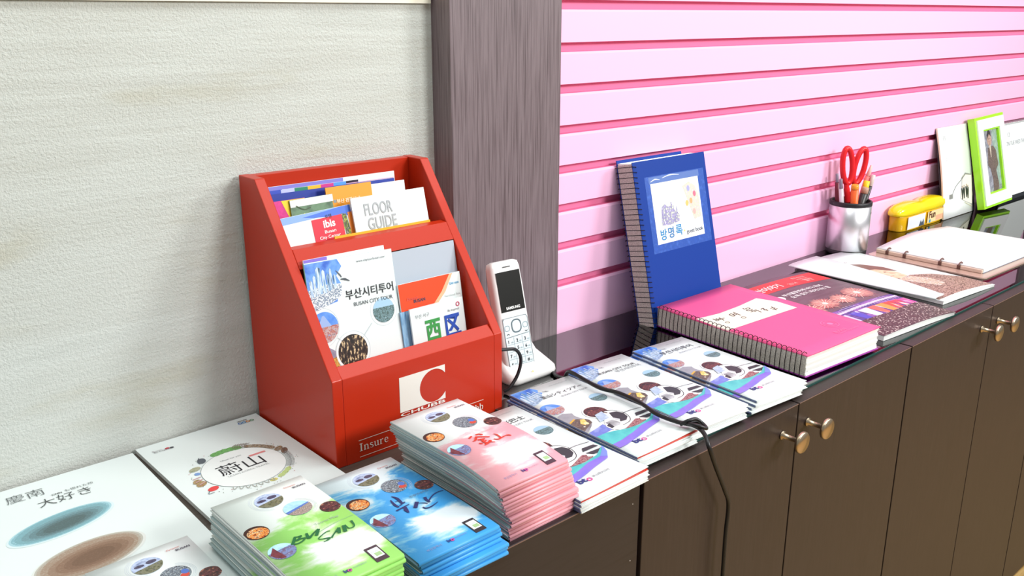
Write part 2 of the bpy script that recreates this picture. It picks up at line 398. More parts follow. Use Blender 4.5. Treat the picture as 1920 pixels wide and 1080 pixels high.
def map_art(kind):
    w, h = .084, .16; a = Art(w, h)
    slogan(a, .72, .10)
    for rr in (.0145, .0158, .0170): a.ring(.49, .14, rr, .00025, ink('D4DAE4'), 1, a0=120, a1=260)
    for rr in (.0140, .0152, .0164): a.ring(.64, .31, rr, .00025, ink('D0DCE4'), 1, a0=-60, a1=70)
    picture(a, 'sea', .49, .14, .0122)
    picture(a, 'coast' if kind == 'green' else 'market', .64, .31, .0121)
    picture(a, 'night', .90, .41, .0088)
    picture(a, 'food', .13 if kind != 'green' else .115, .35 if kind != 'green' else .39, .0103)
    picture(a, 'pavilion', .15, .575 if kind != 'green' else .62, .0110)
    if kind == 'pink':
        m = ink('D8402E')
        for pts, wd in (([(.398, .505), (.43, .497), (.457, .491)], .0009), ([(.512, .493), (.551, .497), (.577, .518)], .0011), ([(.475, .511), (.536, .537), (.600, .567)], .0008), ([(.478, .519), (.424, .546), (.381, .549)], [.0014, .0010, .0004]),
                        ([(.449, .552), (.490, .560), (.531, .567)], .0011), ([(.498, .558), (.475, .587), (.473, .615)], .0012), ([(.455, .584), (.518, .590)], .0008), ([(.407, .590), (.437, .607)], .0010), ([(.428, .629), (.484, .621), (.546, .609), (.529, .601)], [.0005, .0013, .0012, .0006]), ([(.530, .619), (.568, .637)], .0006),
                        ([(.680, .551), (.694, .573), (.683, .621)], [.0004, .0009, .0009]), ([(.600, .603), (.636, .623), (.683, .621), (.761, .616), (.792, .622), (.806, .637)], [.0006, .0010, .0008, .0006, .0012, .0006])):
            a.stroke(pts, wd, m)
        a.text('관광안내지도', .56, .50, ink('C8A0A0'), w=.018)
    elif kind == 'blue':
        m = ink('2A2C66')
        for pts, wd in (([(.434, .431), (.414, .484), (.419, .522)], [.0005, .0013, .0010]), ([(.485, .399), (.507, .438), (.490, .499)], [.0003, .0014, .0012]), ([(.452, .462), (.490, .465)], .0004), ([(.439, .513), (.482, .505), (.528, .498)], [.0004, .0006, .0008]),
                        ([(.356, .545), (.445, .539), (.536, .533)], [.0009, .0007, .0004]), ([(.471, .541), (.445, .570), (.434, .604)], [.0012, .0020, .0006]),
                        ([(.623, .541), (.539, .588)], .0018), ([(.619, .557), (.658, .573), (.691, .593)], [.0003, .0005, .0007]), ([(.744, .529), (.724, .556), (.723, .590)], [.0014, .0013, .0011]), ([(.730, .575), (.822, .544), (.908, .531), (.980, .537)], [.0008, .0006, .0005, .0004]),
                        ([(.607, .607), (.618, .628), (.669, .634), (.731, .627), (.792, .617)], [.0006, .0009, .0008, .0005, .0002])):
            a.stroke(pts, wd, m)
        a.text('관광안내지도', .62, .485, ink('6A7078'), w=.021)
    elif kind == 'green':
        m = ink('1E6A3C')
        for pts, wd in (([(.355, .552), (.311, .582), (.267, .608)], [.0010, .0014, .0010]), ([(.262, .601), (.310, .614), (.365, .612), (.417, .595), (.380, .587), (.327, .590)], .0007), ([(.352, .555), (.377, .562), (.409, .563), (.372, .578), (.336, .585)], .0007),
                        ([(.466, .561), (.442, .602), (.465, .603), (.534, .579), (.591, .566)], [.0010, .0015, .0012, .0005, .0008]), ([(.591, .566), (.517, .613)], .0014),
                        ([(.656, .621), (.624, .616), (.538, .633), (.506, .646), (.533, .659), (.593, .673), (.556, .684), (.517, .684)], [.0006, .0005, .0005, .0005, .0005, .0010, .0006, .0004]), ([(.607, .679), (.655, .659), (.751, .622)], [.0009, .0006, .0008]), ([(.751, .622), (.705, .668)], .0014), ([(.692, .638), (.724, .663)], .0005),
                        ([(.809, .620), (.764, .677)], .0015), ([(.822, .621), (.820, .659), (.865, .666), (.893, .649), (.909, .607)], [.0006, .0006, .0006, .0006, .0010])):
            a.stroke(pts, wd, m)
        a.text('Tourist Map', .60, .535, ink('9AA8A0'), w=.022)
        a.stroke([(.568, .594), (.632, .586), (.779, .571), (.982, .565)], .0002, ink('7AA890'))
    fr = ink('4A3440') if kind != 'blue' else ink('3A3238')
    a.rect(.735, .862, .872, .985, fr, 3).rect(.75, .880, .857, .955, ink('E8F0F0'), 4)
    a.text('Smart Busan', .762, .91, ink('A8B0B4'), w=.0068); a.rect(.78, .918, .845, .945, ink('A8C890'), 5)
    a.text('bto', .42, .962, INKB, w=.0068, bold=.03); a.ring(.476, .956, .0017, .0008, ink('D8509A'), 6, n=16); a.text('부산관광공사', .52, .957, ink('9098B0'), w=.0118)
    a.text('부산광역시', .17, .962, ink('8A88B0'), w=.0145)
    return a

def tour_art(title, sub='BUSAN CITY TOUR', tw=.063, w=.094, h=.203):
    a = Art(w, h)
    a.poly([(0, .005), (.32, .005), (.37, .05), (.33, .075), (.36, .10), (.27, .125), (.22, .17), (.08, .2), (0, .21)], P_BLUESKY, 1)
    a.poly([(0, .10), (.2, .09), (.34, .08), (.3, .13), (.22, .175), (.08, .205), (0, .215)], photo('picture_haze', ['C8D8EC', '9CB4D4', '6A7C94'], 300), 2)
    for i, (x, t, b, ww) in enumerate([(.02, .075, .17, .03), (.07, .05, .17, .026), (.115, .03, .16, .03), (.165, .055, .15, .022), (.2, .035, .145, .024), (.24, .06, .14, .02), (.275, .05, .125, .018)]):
        a.poly([(x, t + .012), (x + ww * .6, t), (x + ww, t + .01), (x + ww, b), (x, b)], P_TOWERS, 3)
    a.stroke([(.37, .088), (.405, .098), (.425, .095)], [.0003, .0007, .0003], INKG); a.stroke([(.41, .097), (.445, .108)], [.0007, .0002], ink('5A5E64'))
    a.text(title, .225, .178, INKK, w=tw, bold=.006); a.text(sub, .47, .218, ink('7A7E84'), w=.041)
    a.text('www.citytourbusan.com', .55, .06, ink('A0A4A8'), w=.03)
    for (u, v, r) in ((.105, .31, .0141), (.797, .35, .0108), (.462, .49, .0139)): a.ring(u, v, r + .0022, .00022, ink('D8DCE0'), 1)
    picture(a, 'bridge', .115, .31, .0141); picture(a, 'hill', .80, .35, .0108)
    gry = photo('picture_evening', ['8A8A94', 'A4A4AC', '76747C'], 30)
    a.poly([(.02, .40), (.124, .386), (.222, .417), (.20, .45), (.21, .49), (.24, .525), (.235, .57), (.161, .60), (.03, .64), (0, .645), (0, .43)], gry, 1)
    a.poly([(.0, .515), (.138, .485), (.235, .517), (.258, .537), (.235, .57), (.1, .60), (0, .625)], photo('picture_quayside', ['5A4A40', '7A6A5C', '4A3E3A', '8A7E78'], 260), 2)
    a.poly([(.01, .500), (.12, .478), (.13, .488), (.01, .512)], ink('E8B040'), 3); a.poly([(.10, .545), (.17, .505), (.22, .515), (.19, .55), (.12, .575)], photo('picture_lamps', ['F0B83C', 'F8D880', 'E89A30'], 200), 3)
    a.disc(.16, .56, .003, ink('F4E0B0'), 4); a.disc(.08, .585, .0012, ink('F4ECE0'), 4)
    a.disc(.462, .49, .0158, PAPER, 3); picture(a, 'night', .462, .49, .0139, 4)
    a.poly([(0, .655), (.288, .624), (.30, .70), (.103, .712), (0, .714)], photo('picture_mist', ['8494DC', '6C7CD0', 'B0BCEC'], 60), 2)
    # the open-top bus
    dkb = ink('3A3C42'); lb = photo('picture_glass', ['C4D4E8', 'A8BCD8', 'E0E8F0'], 90)
    a.poly([(.47, .53), (.53, .512), (.60, .525), (.66, .55), (.70, .60), (.67, .66), (.62, .70), (.56, .715), (.44, .725), (.28, .715), (.27, .66), (.33, .62), (.42, .57)], INKW, 4)
    a.poly([(.56, .545), (.655, .560), (.685, .598), (.655, .645), (.575, .672), (.49, .665), (.53, .64), (.50, .605)], dkb, 5)
    a.poly([(.501, .607), (.535, .64), (.512, .652), (.474, .619)], ink('D4D6DA'), 6)
    a.poly([(.338, .621), (.456, .618), (.476, .672), (.430, .689), (.300, .690)], photo('picture_bonnet', ['9A9CA4', 'C8CACE', '54565C'], 40), 5); a.poly([(.29, .655), (.36, .64), (.34, .69), (.295, .692)], dkb, 6)
    a.poly([(.518, .507), (.474, .590), (.300, .600), (.384, .518)], lb, 7)
    a.stroke([(.50, .52), (.57, .515), (.655, .543), (.695, .598), (.655, .66), (.575, .695), (.442, .705)], .0004, dkb, 6); a.stroke([(.685, .598), (.80, .598), (.963, .612)], .0004, ink('4A4C52'), 5)
    a.poly([(.789, .640), (.95, .648), (.97, .675), (.74, .672)], dkb, 4); a.poly([(.74, .69), (.96, .70), (.95, .725), (.80, .725)], dkb, 4)
    a.poly([(.40, .742), (.50, .726), (.672, .694), (.752, .714), (.75, .742), (.60, .752), (.48, .752)], P_CRIMSON, 6); a.disc(.735, .722, .003, ink('E8E0DC'), 7)
    a.poly([(.281, .70), (.442, .70), (.56, .712), (.45, .738), (.33, .735)], INKW, 5)
    a.poly([(0, .714), (.15, .712), (.25, .722), (.388, .747), (.582, .760), (.80, .742), (.93, .705), (.97, .70), (.93, .728), (.80, .770), (.60, .775), (.395, .803), (.162, .826), (0, .832)], photo('picture_teal', ['3CB4B8', '58C8C8', '44B8BE'], 50), 7)
    a.poly([(0, .829), (.162, .822), (.395, .799), (.60, .771), (.80, .766), (.93, .722), (.985, .69), (.99, .70), (.94, .75), (.84, .80), (.60, .822), (.415, .845), (.130, .874), (0, .878)], photo('picture_violet', ['7C68D8', '8E78E0', '7070DC'], 50), 8)
    a.poly([(.80, .764), (.93, .720), (.985, .69), (.99, .70), (.94, .75), (.86, .79)], ink('7C90E4'), 9)
    a.text('bt', .225, .897, INKB, w=.0105, size=.0085, bold=.04); a.ring(.368, .889, .0031, .0014, ink('D8509A'), 6, n=20); a.text('釜山观光公社', .43, .889, INKG, w=.023, bold=.01)
    return a

# ================================================================== THE SETTING
FLOOR = -.655
m_plaster = base('plaster_wallpaper', 'D9DACF', .85, 0, .2)
co = objco(m_plaster, (1, 1, 1.0))
n1 = nd(m_plaster, 'ShaderNodeTexNoise'); n1.inputs['Scale'].default_value = 9; n1.inputs['Detail'].default_value = 6
mpz = nd(m_plaster, 'ShaderNodeMapping'); mpz.inputs['Scale'].default_value = (.5, 1, 2.2); ln(m_plaster, co, mpz.inputs[0]); ln(m_plaster, mpz.outputs[0], n1.inputs['Vector'])
n2 = nd(m_plaster, 'ShaderNodeTexNoise'); n2.inputs['Scale'].default_value = 330; n2.inputs['Detail'].default_value = 5; n2.inputs['Roughness'].default_value = .7
ln(m_plaster, co, n2.inputs['Vector'])
n3 = nd(m_plaster, 'ShaderNodeTexNoise'); n3.inputs['Scale'].default_value = 16; n3.inputs['Detail'].default_value = 7
mp3 = nd(m_plaster, 'ShaderNodeMapping'); mp3.inputs['Scale'].default_value = (.35, 1, 6); ln(m_plaster, co, mp3.inputs[0]); ln(m_plaster, mp3.outputs[0], n3.inputs['Vector'])
r1 = ramp(m_plaster, [(.28, 'CCCBBC'), (.42, 'D6D9D2'), (.60, 'DBDFD9'), (.75, 'D4D8D2')]); ln(m_plaster, n1.outputs[0], r1.inputs[0]); ln(m_plaster, r1.outputs[0], bsdf(m_plaster).inputs['Base Color'])
ad = nd(m_plaster, 'ShaderNodeMath', operation='MULTIPLY_ADD'); ln(m_plaster, n3.outputs[0], ad.inputs[0]); ad.inputs[1].default_value = .8; ln(m_plaster, n2.outputs[0], ad.inputs[2])
bp = nd(m_plaster, 'ShaderNodeBump'); bp.inputs['Strength'].default_value = .7; bp.inputs['Distance'].default_value = .0035; ln(m_plaster, ad.outputs[0], bp.inputs['Height']); ln(m_plaster, bp.outputs[0], bsdf(m_plaster).inputs['Normal'])
struct(MB().box((-1.6, .024, FLOOR), (.70, .10, 1.9), m_plaster).build('wall_left'))

m_pink = base('pink_panel', 'F9C3E4', .38, 0, .4)
m_groove = base('pink_groove_shade', 'F288B4', .45, 0, .3)  # deeper pink paints in the shade and pink bounce inside the grooves
P0 = .0808; PIT = .0543
mb = MB()
def strip(y0, z0, y1, z1, m): mb.face([(.86, y0, z0), (2.70, y0, z0), (2.70, y1, z1), (.86, y1, z1)], m)
k = -13; zprev = FLOOR
while P0 + PIT * k < 1.85:
    z = P0 + PIT * k                       # lower edge of the slat above this groove
    if z - .02 > FLOOR and k != -1:     # the lowest slat behind the glass is a full one
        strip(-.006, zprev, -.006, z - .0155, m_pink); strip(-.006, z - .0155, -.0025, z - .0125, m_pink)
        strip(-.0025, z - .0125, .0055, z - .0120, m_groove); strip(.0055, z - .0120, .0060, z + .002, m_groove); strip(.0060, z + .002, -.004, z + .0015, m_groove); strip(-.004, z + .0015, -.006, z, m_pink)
        zprev = z
    k += 1
strip(-.006, zprev, -.006, 1.9, m_pink); strip(-.006, 1.9, .10, 1.9, m_pink); strip(.10, 1.9, .10, FLOOR, m_pink); strip(.10, FLOOR, -.006, FLOOR, m_pink)
bmesh.ops.remove_doubles(mb.bm, verts=list(mb.bm.verts), dist=1e-6)
struct(mb.build('wall_right'))

m_col = base('column_laminate', '7E6E70', .38, 0, .45)
mix_streak(m_col, 120, (6, 6, .10), ['54474A', '6E6064', '807276', '685A5E'], .3, .72, .25, .0006, 8)
struct(MB().box((.6845, -.012, FLOOR), (.8695, .09, 1.9), m_col, .0012).build('trim_1'))
struct(MB().box((2.68, -.012, FLOOR), (2.86, .09, 1.9), m_col, .0012).build('trim_2'))
struct(MB().box((2.84, .0, FLOOR), (4.2, .09, 1.9), m_plaster).build('wall_far_right'))
m_floor = base('floor_boards', 'B8945A', .45); mix_streak(m_floor, 12, (.4, 6, 1), ['A07A44', 'C8A468', 'B08C52'], .3, .7)
struct(MB().box((-2.5, -4.0, FLOOR - .05), (5.0, .1, FLOOR), m_floor).build('floor'))

# ------------------------------------------------------------------ cabinets
m_wood = base('dark_wood_laminate', '3E302A', .42, 0, .45)
mix_streak(m_wood, 30, (5, 5, .25), ['2B211D', '332825', '2E2320', '362B27'], .3, .7)
m_wood2 = base('near_black_laminate', '3B3234', .4, 0, .45); mix_streak(m_wood2, 40, (.3, 5, 5), ['241D1E', '2B2425', '272021'], .3, .7)
m_edge = base('laminate_edge_strip', '7A5F54', .4)
m_top = base('dark_counter_top', '3A302E', .35, 0, .5)
mix_streak(m_top, 24, (.3, 5, 5), ['40342F', '52463E', '483C38'], .3, .7)
m_knob = base('brushed_steel_knob', 'C9B49A', .28, 1.0)
m_dark = base('dark_gap', '1C1614', .8)

u = thing('base_cabinet', 'dark brown end cabinet with a plain front beneath the map stacks', 'cabinet', (0, 0, FLOOR))
mb = MB().box((-1.0, -.355, 0), (.6315, .02, -FLOOR - .018), m_wood2); mb.build('body', u)
fpn = MB().box((-1.0, -.371, 0.0), (.6315, -.355, -FLOOR), m_wood2, .0008).build('front_panel', u)
MB().box((-1.0, -.3714, -FLOOR - .0011), (.6313, -.3709, -FLOOR - .0003), m_edge).build('edge_strip', fpn)
for (x, z) in ((.621, -.021), (.6205, -.085), (.618, -.119)):
    MB().lathe([(.0006, -.3713), (.0006, -.3709)], (x, 0, z - FLOOR), base('worn_speck', 'C8BEB4', .5), 8, 'y').build('screw_cap', u)
u2 = MB().box((-1.0, -.355, -.018), (.632, .022, 0), m_top, .0006).build('countertop')
tag(u2, 'near-black worktop under the maps and red leaflet holder', 'countertop')
u3 = MB().box((.633, -.354, -.018), (3.2, -.008, -.0025), m_top, .0006).build('countertop')
tag(u3, 'dark brown worktop lying under the sheet of glass', 'countertop')

def knob(parent, x, z):
    mb = MB(); y = -.373
    mb.lathe([(.0055, y), (.0055, y - .002), (.0032, y - .003), (.0032, y - .021), (.0045, y - .0225), (.0118, y - .0235), (.0132, y - .0245), (.0132, y - .0275), (.0122, y - .0288), (.0005, y - .0290)], (x, 0, z), m_knob, 32, 'y')
    return mb.build('knob', parent)
def cabinet(x0, xm, x1, label, knobs):
    u = thing('base_cabinet', label, 'cabinet', (x0, 0, FLOOR)); H = -FLOOR
    mb = MB().box((.0005, -.353, .0), (x1 - x0 - .0005, -.01, H - .019), m_wood2); mb.build('body', u)
    for i, (a, b) in enumerate(((x0, xm), (xm, x1))):
        d = MB().box((a - x0 + .0012, -.373, .004), (b - x0 - .0012, -.3545, H), m_wood, .0007).build('door', u)
        MB().box((a - x0 + .0014, -.3734, H - .0011), (b - x0 - .0014, -.3729, H - .0003), m_edge).build('edge_strip', d)
        if knobs[i] is not None:
            knob(d, knobs[i] - x0, H - .031)
    return u
cabinet(.634, .917, 1.2055, 'dark brown two-door cabinet with the hanging black cable before its door', (.885, .940))
cabinet(1.2065, 1.4845, 1.7605, 'dark brown two-door cabinet under the pink spiral book and magazines', (1.449, 1.512))
cabinet(1.7615, 2.04, 2.32, 'dark brown cabinet at the far right end of the row', (None, None))

# glass sheet
m_glass = bpy.data.materials.new('clear_glass_sheet'); m_glass.use_nodes = True; nt = m_glass.node_tree; nt.nodes.clear()
out = nt.nodes.new('ShaderNodeOutputMaterial'); mx = nt.nodes.new('ShaderNodeMixShader'); fr = nt.nodes.new('ShaderNodeFresnel'); fr.inputs[0].default_value = 2.9
tr = nt.nodes.new('ShaderNodeBsdfTransparent'); tr.inputs[0].default_value = (.88, .95, .93, 1); gl = nt.nodes.new('ShaderNodeBsdfGlossy'); gl.inputs['Roughness'].default_value = .015
nt.links.new(fr.outputs[0], mx.inputs[0]); nt.links.new(tr.outputs[0], mx.inputs[1]); nt.links.new(gl.outputs[0], mx.inputs[2]); nt.links.new(mx.outputs[0], out.inputs[0])
m_gedge = base('glass_edge_green', '1F4A44', .15, 0, .6)
g = thing('glass_top', 'sheet of clear glass with green edge covering the worktop', 'glass top', (.634, 0, -.002))
MB().box((.0, -.3535, .0003), (2.5, -.0135, .005), m_glass).build('pane', g)
mb = MB().box((.0, -.3545, 0), (2.5, -.3535, .0048), m_gedge); mb.box((-.001, -.3545, 0), (0, -.0135, .0048), m_gedge); mb.build('green_edge', g)
GZ = .0032   # things on the glass stand here

# paper poster at the top of the wall
p = MB().box((.20, .0195, .4545), (.6815, .0215, .95), base('cream_poster', 'F2EEDC', .6)).build('wall_poster')
tag(p, 'cream paper poster on the plaster wall, only its lower edge showing', 'poster')

# ================================================================== RED LEAFLET HOLDER
m_red = base('red_lacquer', 'BC2A0A', .40, 0, .32, .1)
X0, X1, T = .421, .6435, .0118
bx = thing('leaflet_holder', 'red wooden two-tier leaflet holder standing against the plaster wall', 'leaflet holder', (X0, -.15, 0))
def bxo(mb, name, par=None):
    o = mb.build(name, par or bx)
    if par is None:
        o.location = (-X0, .15, 0)
    return o
side = [(.018, 0.0), (-.150, 0.0), (-.150, .0945), (-.018, .2795), (.018, .2795)]
bxo(MB().prism(side, 'x', X0, X0 + T, m_red, .0009), 'side_panel'); bxo(MB().prism(side, 'x', X1 - T, X1, m_red, .0009), 'side_panel')
fp = bxo(MB().prism([(-.150, .0), (-.150, .0945), (-.139, .105), (-.139, .0)], 'x', X0 + T, X1 - T, m_red, .0006), 'front_panel')
bxo(MB().prism([(-.067, .10), (-.067, .1895), (-.0795, .1935), (-.0665, .2115), (-.056, .2125), (-.056, .10)], 'x', X0 + T, X1 - T, m_red, .0006), 'middle_panel')
bxo(MB().box((X0 + T, .006, 0), (X1 - T, .018, .2790), m_red, .0006), 'back_panel')
bxo(MB().box((X0 + T, -.139, .002), (X1 - T, .006, .010), m_red), 'bottom_panel'); bxo(MB().box((X0 + T, -.068, .100), (X1 - T, .006, .108), m_red), 'shelf')
# lettering and emblem on the front
LW, LH = X1 - X0, .0945
a = Art(LW, LH); wht = ink('EDE6DC')
def L(x, z): return ((x - X0) / LW, (LH - z) / LH)
SER = {
 'I': (.40, [([(.17, 0), (.17, 1)], .075), ([(.02, .03), (.32, .03)], .03), ([(.02, .97), (.32, .97)], .03)]),
 'n': (.58, [([(.13, 0), (.13, .66)], .06), ([(.02, .025), (.25, .025)], .025), ([(.02, .64), (.14, .64)], .025), ([(.15, .52), (.27, .66), (.39, .60), (.43, .46)], [.02, .03, .05, .06]), ([(.43, .5), (.43, 0)], .06), ([(.32, .025), (.55, .025)], .025)]),
 's': (.44, [([(.36, .54), (.24, .66), (.10, .60), (.11, .46), (.22, .36), (.34, .25), (.36, .10), (.22, .01), (.06, .12)], [.02, .025, .045, .055, .06, .055, .045, .025, .02])]),
 'u': (.58, [([(.13, .66), (.13, .22)], .06), ([(.02, .64), (.15, .64)], .025), ([(.13, .24), (.17, .06), (.28, .03), (.40, .16)], [.06, .05, .03, .02]), ([(.42, .66), (.42, 0)], .06), ([(.32, .64), (.43, .64)], .025), ([(.42, .025), (.54, .025)], .025)]),
 'r': (.46, [([(.13, 0), (.13, .66)], .06), ([(.02, .025), (.26, .025)], .025), ([(.02, .64), (.14, .64)], .025), ([(.15, .46), (.25, .62), (.37, .60)], [.02, .03, .06])]),
 'e': (.46, [([(.10, .37), (.40, .37)], .02), ([(.40, .37), (.36, .58), (.24, .66), (.11, .54), (.09, .32), (.14, .10), (.26, .01), (.41, .13)], [.03, .04, .025, .05, .06, .05, .03, .015])]),
 'C': (.72, [([(.62, .72), (.60, .88), (.46, 1), (.24, .92), (.11, .70), (.10, .32), (.22, .08), (.44, 0), (.64, .2)], [.02, .03, .025, .05, .07, .07, .05, .03, .02])]),
 'h': (.58, [([(.13, 0), (.13, 1)], .06), ([(.02, .025), (.25, .025)], .025), ([(.02, .97), (.14, .97)], .025), ([(.15, .52), (.27, .66), (.39, .60), (.43, .46)], [.02, .03, .05, .06]), ([(.43, .5), (.43, 0)], .06), ([(.32, .025), (.55, .025)], .025)]),
 'b': (.54, [([(.13, .02), (.13, 1)], .06), ([(.02, .97), (.14, .97)], .025), ([(.15, .52), (.28, .66), (.42, .56), (.45, .34), (.40, .10), (.26, .01), (.14, .10)], [.02, .025, .05, .06, .05, .025, .02])])}
def serif(a, word, x, z, w, hgt):
    tot = sum(SER[c_][0] for c_ in word); k = w / tot; pen = 0
    for c_ in word:
        adv, sts = SER[c_]
        for pts_, wd_ in sts:
            wl = [q * .0098 for q in wd_] if isinstance(wd_, list) else wd_ * .0098
            a.stroke([L(x + (pen + p_[0]) * k, z + p_[1] * hgt) for p_ in pts_], wl, wht, 3, 4)
        pen += adv
cx, cz, cr = .5452, .0575, .0188
q0, q1, zt, zb = .5003, .5606, .0780, .0383
pts = [L(q0, zt), L(q0, zb), L(q1, zb), L(q1, .0496)]
aa = math.acos((q1 - cx) / cr)
pts[3] = L(q1, cz - cr * math.sin(aa))
for i in range(33):
    t = -aa - (2 * math.pi - 2 * aa) * i / 32
    pts.append(L(cx + cr * math.cos(t), cz + cr * math.sin(t)))
pts += [L(q1, zt)]
a.poly(pts, wht, 1)
a.text('CHUBB', *L(.5005, .0338), wht, w=.0595, size=.0038, bold=.02); serif(a, 'Insure', .4482, .0112, .0358, .0085)
serif(a, 'Chubb', .5800, .0092, .0345, .0078)
for x0_, x1_, z_ in ((.4478, .4985, .0236), (.4485, .6148, .0050), (.5850, .6148, .0208)): a.poly([L(x0_, z_), L(x0_, z_ - .0006), L(x1_, z_ - .0006), L(x1_, z_)], wht, 1)
o = a.build('emblem', bx); o.rotation_euler = (R(90), 0, 0); o.location = (0, -.0001, LH); o['label'] = 'cream emblem and lettering'

# ---- leaflets standing in it
def standing(name, label, x0, ytop, ztop, w, h, lean, t, mat, art=None, cat='leaflet', group=None, tilt=0.0, edge=None, zfun=None):
    o = thing(name, label, cat, (x0, ytop, ztop), (R(90 - lean), 0, 0), group)
    o.rotation_euler = (Matrix.Rotation(R(90 - lean), 3, 'X') @ Matrix.Rotation(R(tilt), 3, 'Z')).to_euler()
    MB().sheet(w, h, t, 0, mat, edge=edge).build('cover' if art else 'sheet', o)
    if art: art.build('print', o)
    return o
GU = 'leaflets in the upper tier of the red holder'; GL = 'leaflets in the lower tier of the red holder'
navy = ink('2A3FA0'); 
def tabs():
    a = Art(.166, .14); cols = ['C4C8F0', '2E8A68', 'F4C030', 'D83A90', '5AA0E8', '2A1430']
    a.rect(0, 0, .58, .03, ink('8A84D8'), 0); a.rect(0, .03, .12, .16, ink('3C54C0'), 0)
    for i, c in enumerate(cols): a.rect(.11 + i * .098, .032, .11 + (i + 1) * .098, .085, ink(c), 1)
    a.rect(.6, .05, .99, .056, ink('E0B0D0'), 1)
    return a
standing('leaflet', 'white leaflet with a row of coloured tabs at the back of the upper tier', .4415, .0015, .2655, .166, .145, 6, .0018, PAPER, tabs(), group=GU, tilt=.0)
standing('leaflet', 'royal blue leaflet in front of the row of coloured tabs', .4405, -.0055, .2585, .162, .140, 7, .0018, navy, group=GU)
a = Art(.0500, .13); a.rect(0, .0, 1, .02, ink('C8CCE0'), 0)
standing('leaflet', 'plain white leaflet tucked beside the orange card at the right', .5620, -.0115, .2560, .0505, .135, 8, .0015, PAPER, group=GU)
a = Art(.059, .13); a.text('부산 관광안내', .20, .145, ink('F8E8C8'), w=.030, bold=.02); a.rect(.14, .11, .20, .135, ink('8A9AA0'), 1)
standing('leaflet', 'orange leaflet with small pale heading in the upper tier', .5030, -.0180, .2605, .059, .14, 9, .0015, ink('F0A030'), a, group=GU)
a = Art(.040, .13); a.poly([(.30, 0), (1, 0), (1, .35), (.72, .30), (.45, .12)], ink('F0D030'), 1); a.poly([(0, 0), (.28, 0), (.6, .18), (.75, .45), (.8, .8), (0, .8)], photo('magenta_print', ['B0186A', 'D82A8A', 'C02078'], 90), 0)
standing('leaflet', 'magenta and yellow leaflet at the left of the upper tier', .4340, -.0240, .2545, .040, .13, 9, .0012, ink('D82A8A'), a, group=GU)
a = Art(.052, .13); a.rect(.0, .0, 1, .06, PAPER, 0); a.stroke([(.28, .12), (.36, .20), (.48, .27), (.55, .36)], [.0006, .0024, .0012, .0004], ink('E4E040')); a.stroke([(.12, .05), (.3, .09), (.45, .08)], .0005, ink('4A5A40'))
standing('leaflet', 'dark green leaflet with a yellow squiggle in the upper tier', .4545, -.0265, .2540, .051, .13, 10, .0015, photo('green_print', ['5A7A5C', '6C8C6C', '46624A'], 60), a, group=GU, tilt=1.0)
a = Art(.094, .13)
a.poly([(0, .0), (.93, 0), (.93, .05), (.0, .06)], ink('88AEEA'), 0); a.poly([(.30, .03), (.93, -.005), (.93, .09), (.45, .05)], ink('4874DA'), 1)
a.rect(.40, .065, .80, .285, ink('DC2840'), 2); a.text('ibis', .54, .150, INKW, w=.0145, bold=.03, lv=4); a.text('Busan', .54, .195, INKW, w=.0140, size=.0034, lv=4, bold=.01); a.text('City Center', .46, .245, INKW, w=.026, size=.0042, lv=4, bold=.01)
a.poly([(.74, .09), (.80, .06), (.86, .07), (.88, .22), (.87, .42), (.82, .42), (.81, .2)], photo('foliage_print', ['D8E030', '7A8A30', '2A2A20', 'B0B8A0'], 300), 1); a.rect(.88, .06, 1.0, .5, ink('EE8A38'), 3); a.text('호텔', .58, .075, INKK, w=.008)
standing('leaflet', 'pale leaflet with blue top band and red hotel badge', .4340, -.0370, .2385, .094, .120, 12, .0015, GLOSSP, a, group=GU, tilt=2.8)
a = Art(.099, .14); gr = ink('A8ACB0'); a.text('FLOOR', .15, .155, gr, w=.0370, size=.0138, bold=.012); a.text('GUIDE', .17, .270, gr, w=.0380, size=.0138, bold=.012)
standing('leaflet', 'white floor guide leaflet with grey capitals in the upper tier', .5205, -.0400, .2495, .099, .120, 13, .0020, GLOSSP, a, group=GU, tilt=.5)
standing('leaflet', 'yellow edged leaflet lowest at the front of the upper tier', .4900, -.0545, .2145, .127, .095, 8, .0015, ink('F0B428'), group=GU, tilt=.0)
# lower tier
standing('leaflet', 'white leaflet with violet corner behind the city tour leaflet', .4365, -.0800, .2025, .098, .165, 11, .0015, PAPER, (lambda a: (a.rect(0, 0, .28, .06, ink('8A6AD0'), 0), a.rect(.28, .035, 1, .042, ink('E0A8D0'), 0), a)[-1])(Art(.098, .165)), group=GL)
standing('leaflet', 'plain grey card at the right of the lower tier', .5375, -.0800, .1925, .0930, .17, 11, .0020, ink('B4BCC8'), group=GL, edge=PAPER)
bw, bh = .1065, .178
a = Art(bw, bh)
a.poly([(0, .005), (.36, .005), (.40, .05), (.33, .10), (.38, .16), (.30, .2), (.31, .25), (.12, .27), (0, .29)], P_BLUESKY, 1)
a.poly([(.0, .16), (.2, .14), (.38, .15), (.36, .22), (.26, .25), (.1, .28), (0, .29)], photo('picture_spray', ['C8D4E4', 'F0F4F8', '5A6C84', 'A0B0C8'], 700), 2)
for (x, t, b, ww) in ((.03, .10, .2, .03), (.07, .075, .2, .03), (.11, .03, .19, .05), (.17, .05, .19, .035), (.22, .075, .18, .03), (.255, .05, .175, .025), (.29, .085, .17, .03)):
    a.poly([(x, t + .015), (x + ww * .5, t), (x + ww, t + .012), (x + ww, b), (x, b)], P_TOWERS, 3)
a.stroke([(.33, .07), (.37, .10), (.385, .115)], [.0003, .0008, .0003], ink('5A6068')); a.stroke([(.37, .125), (.42, .13), (.47, .145)], [.0004, .0012, .0002], ink('4A5058'))
a.text('www.citytourbusan.com', .57, .05, ink('5A6068'), w=.036)
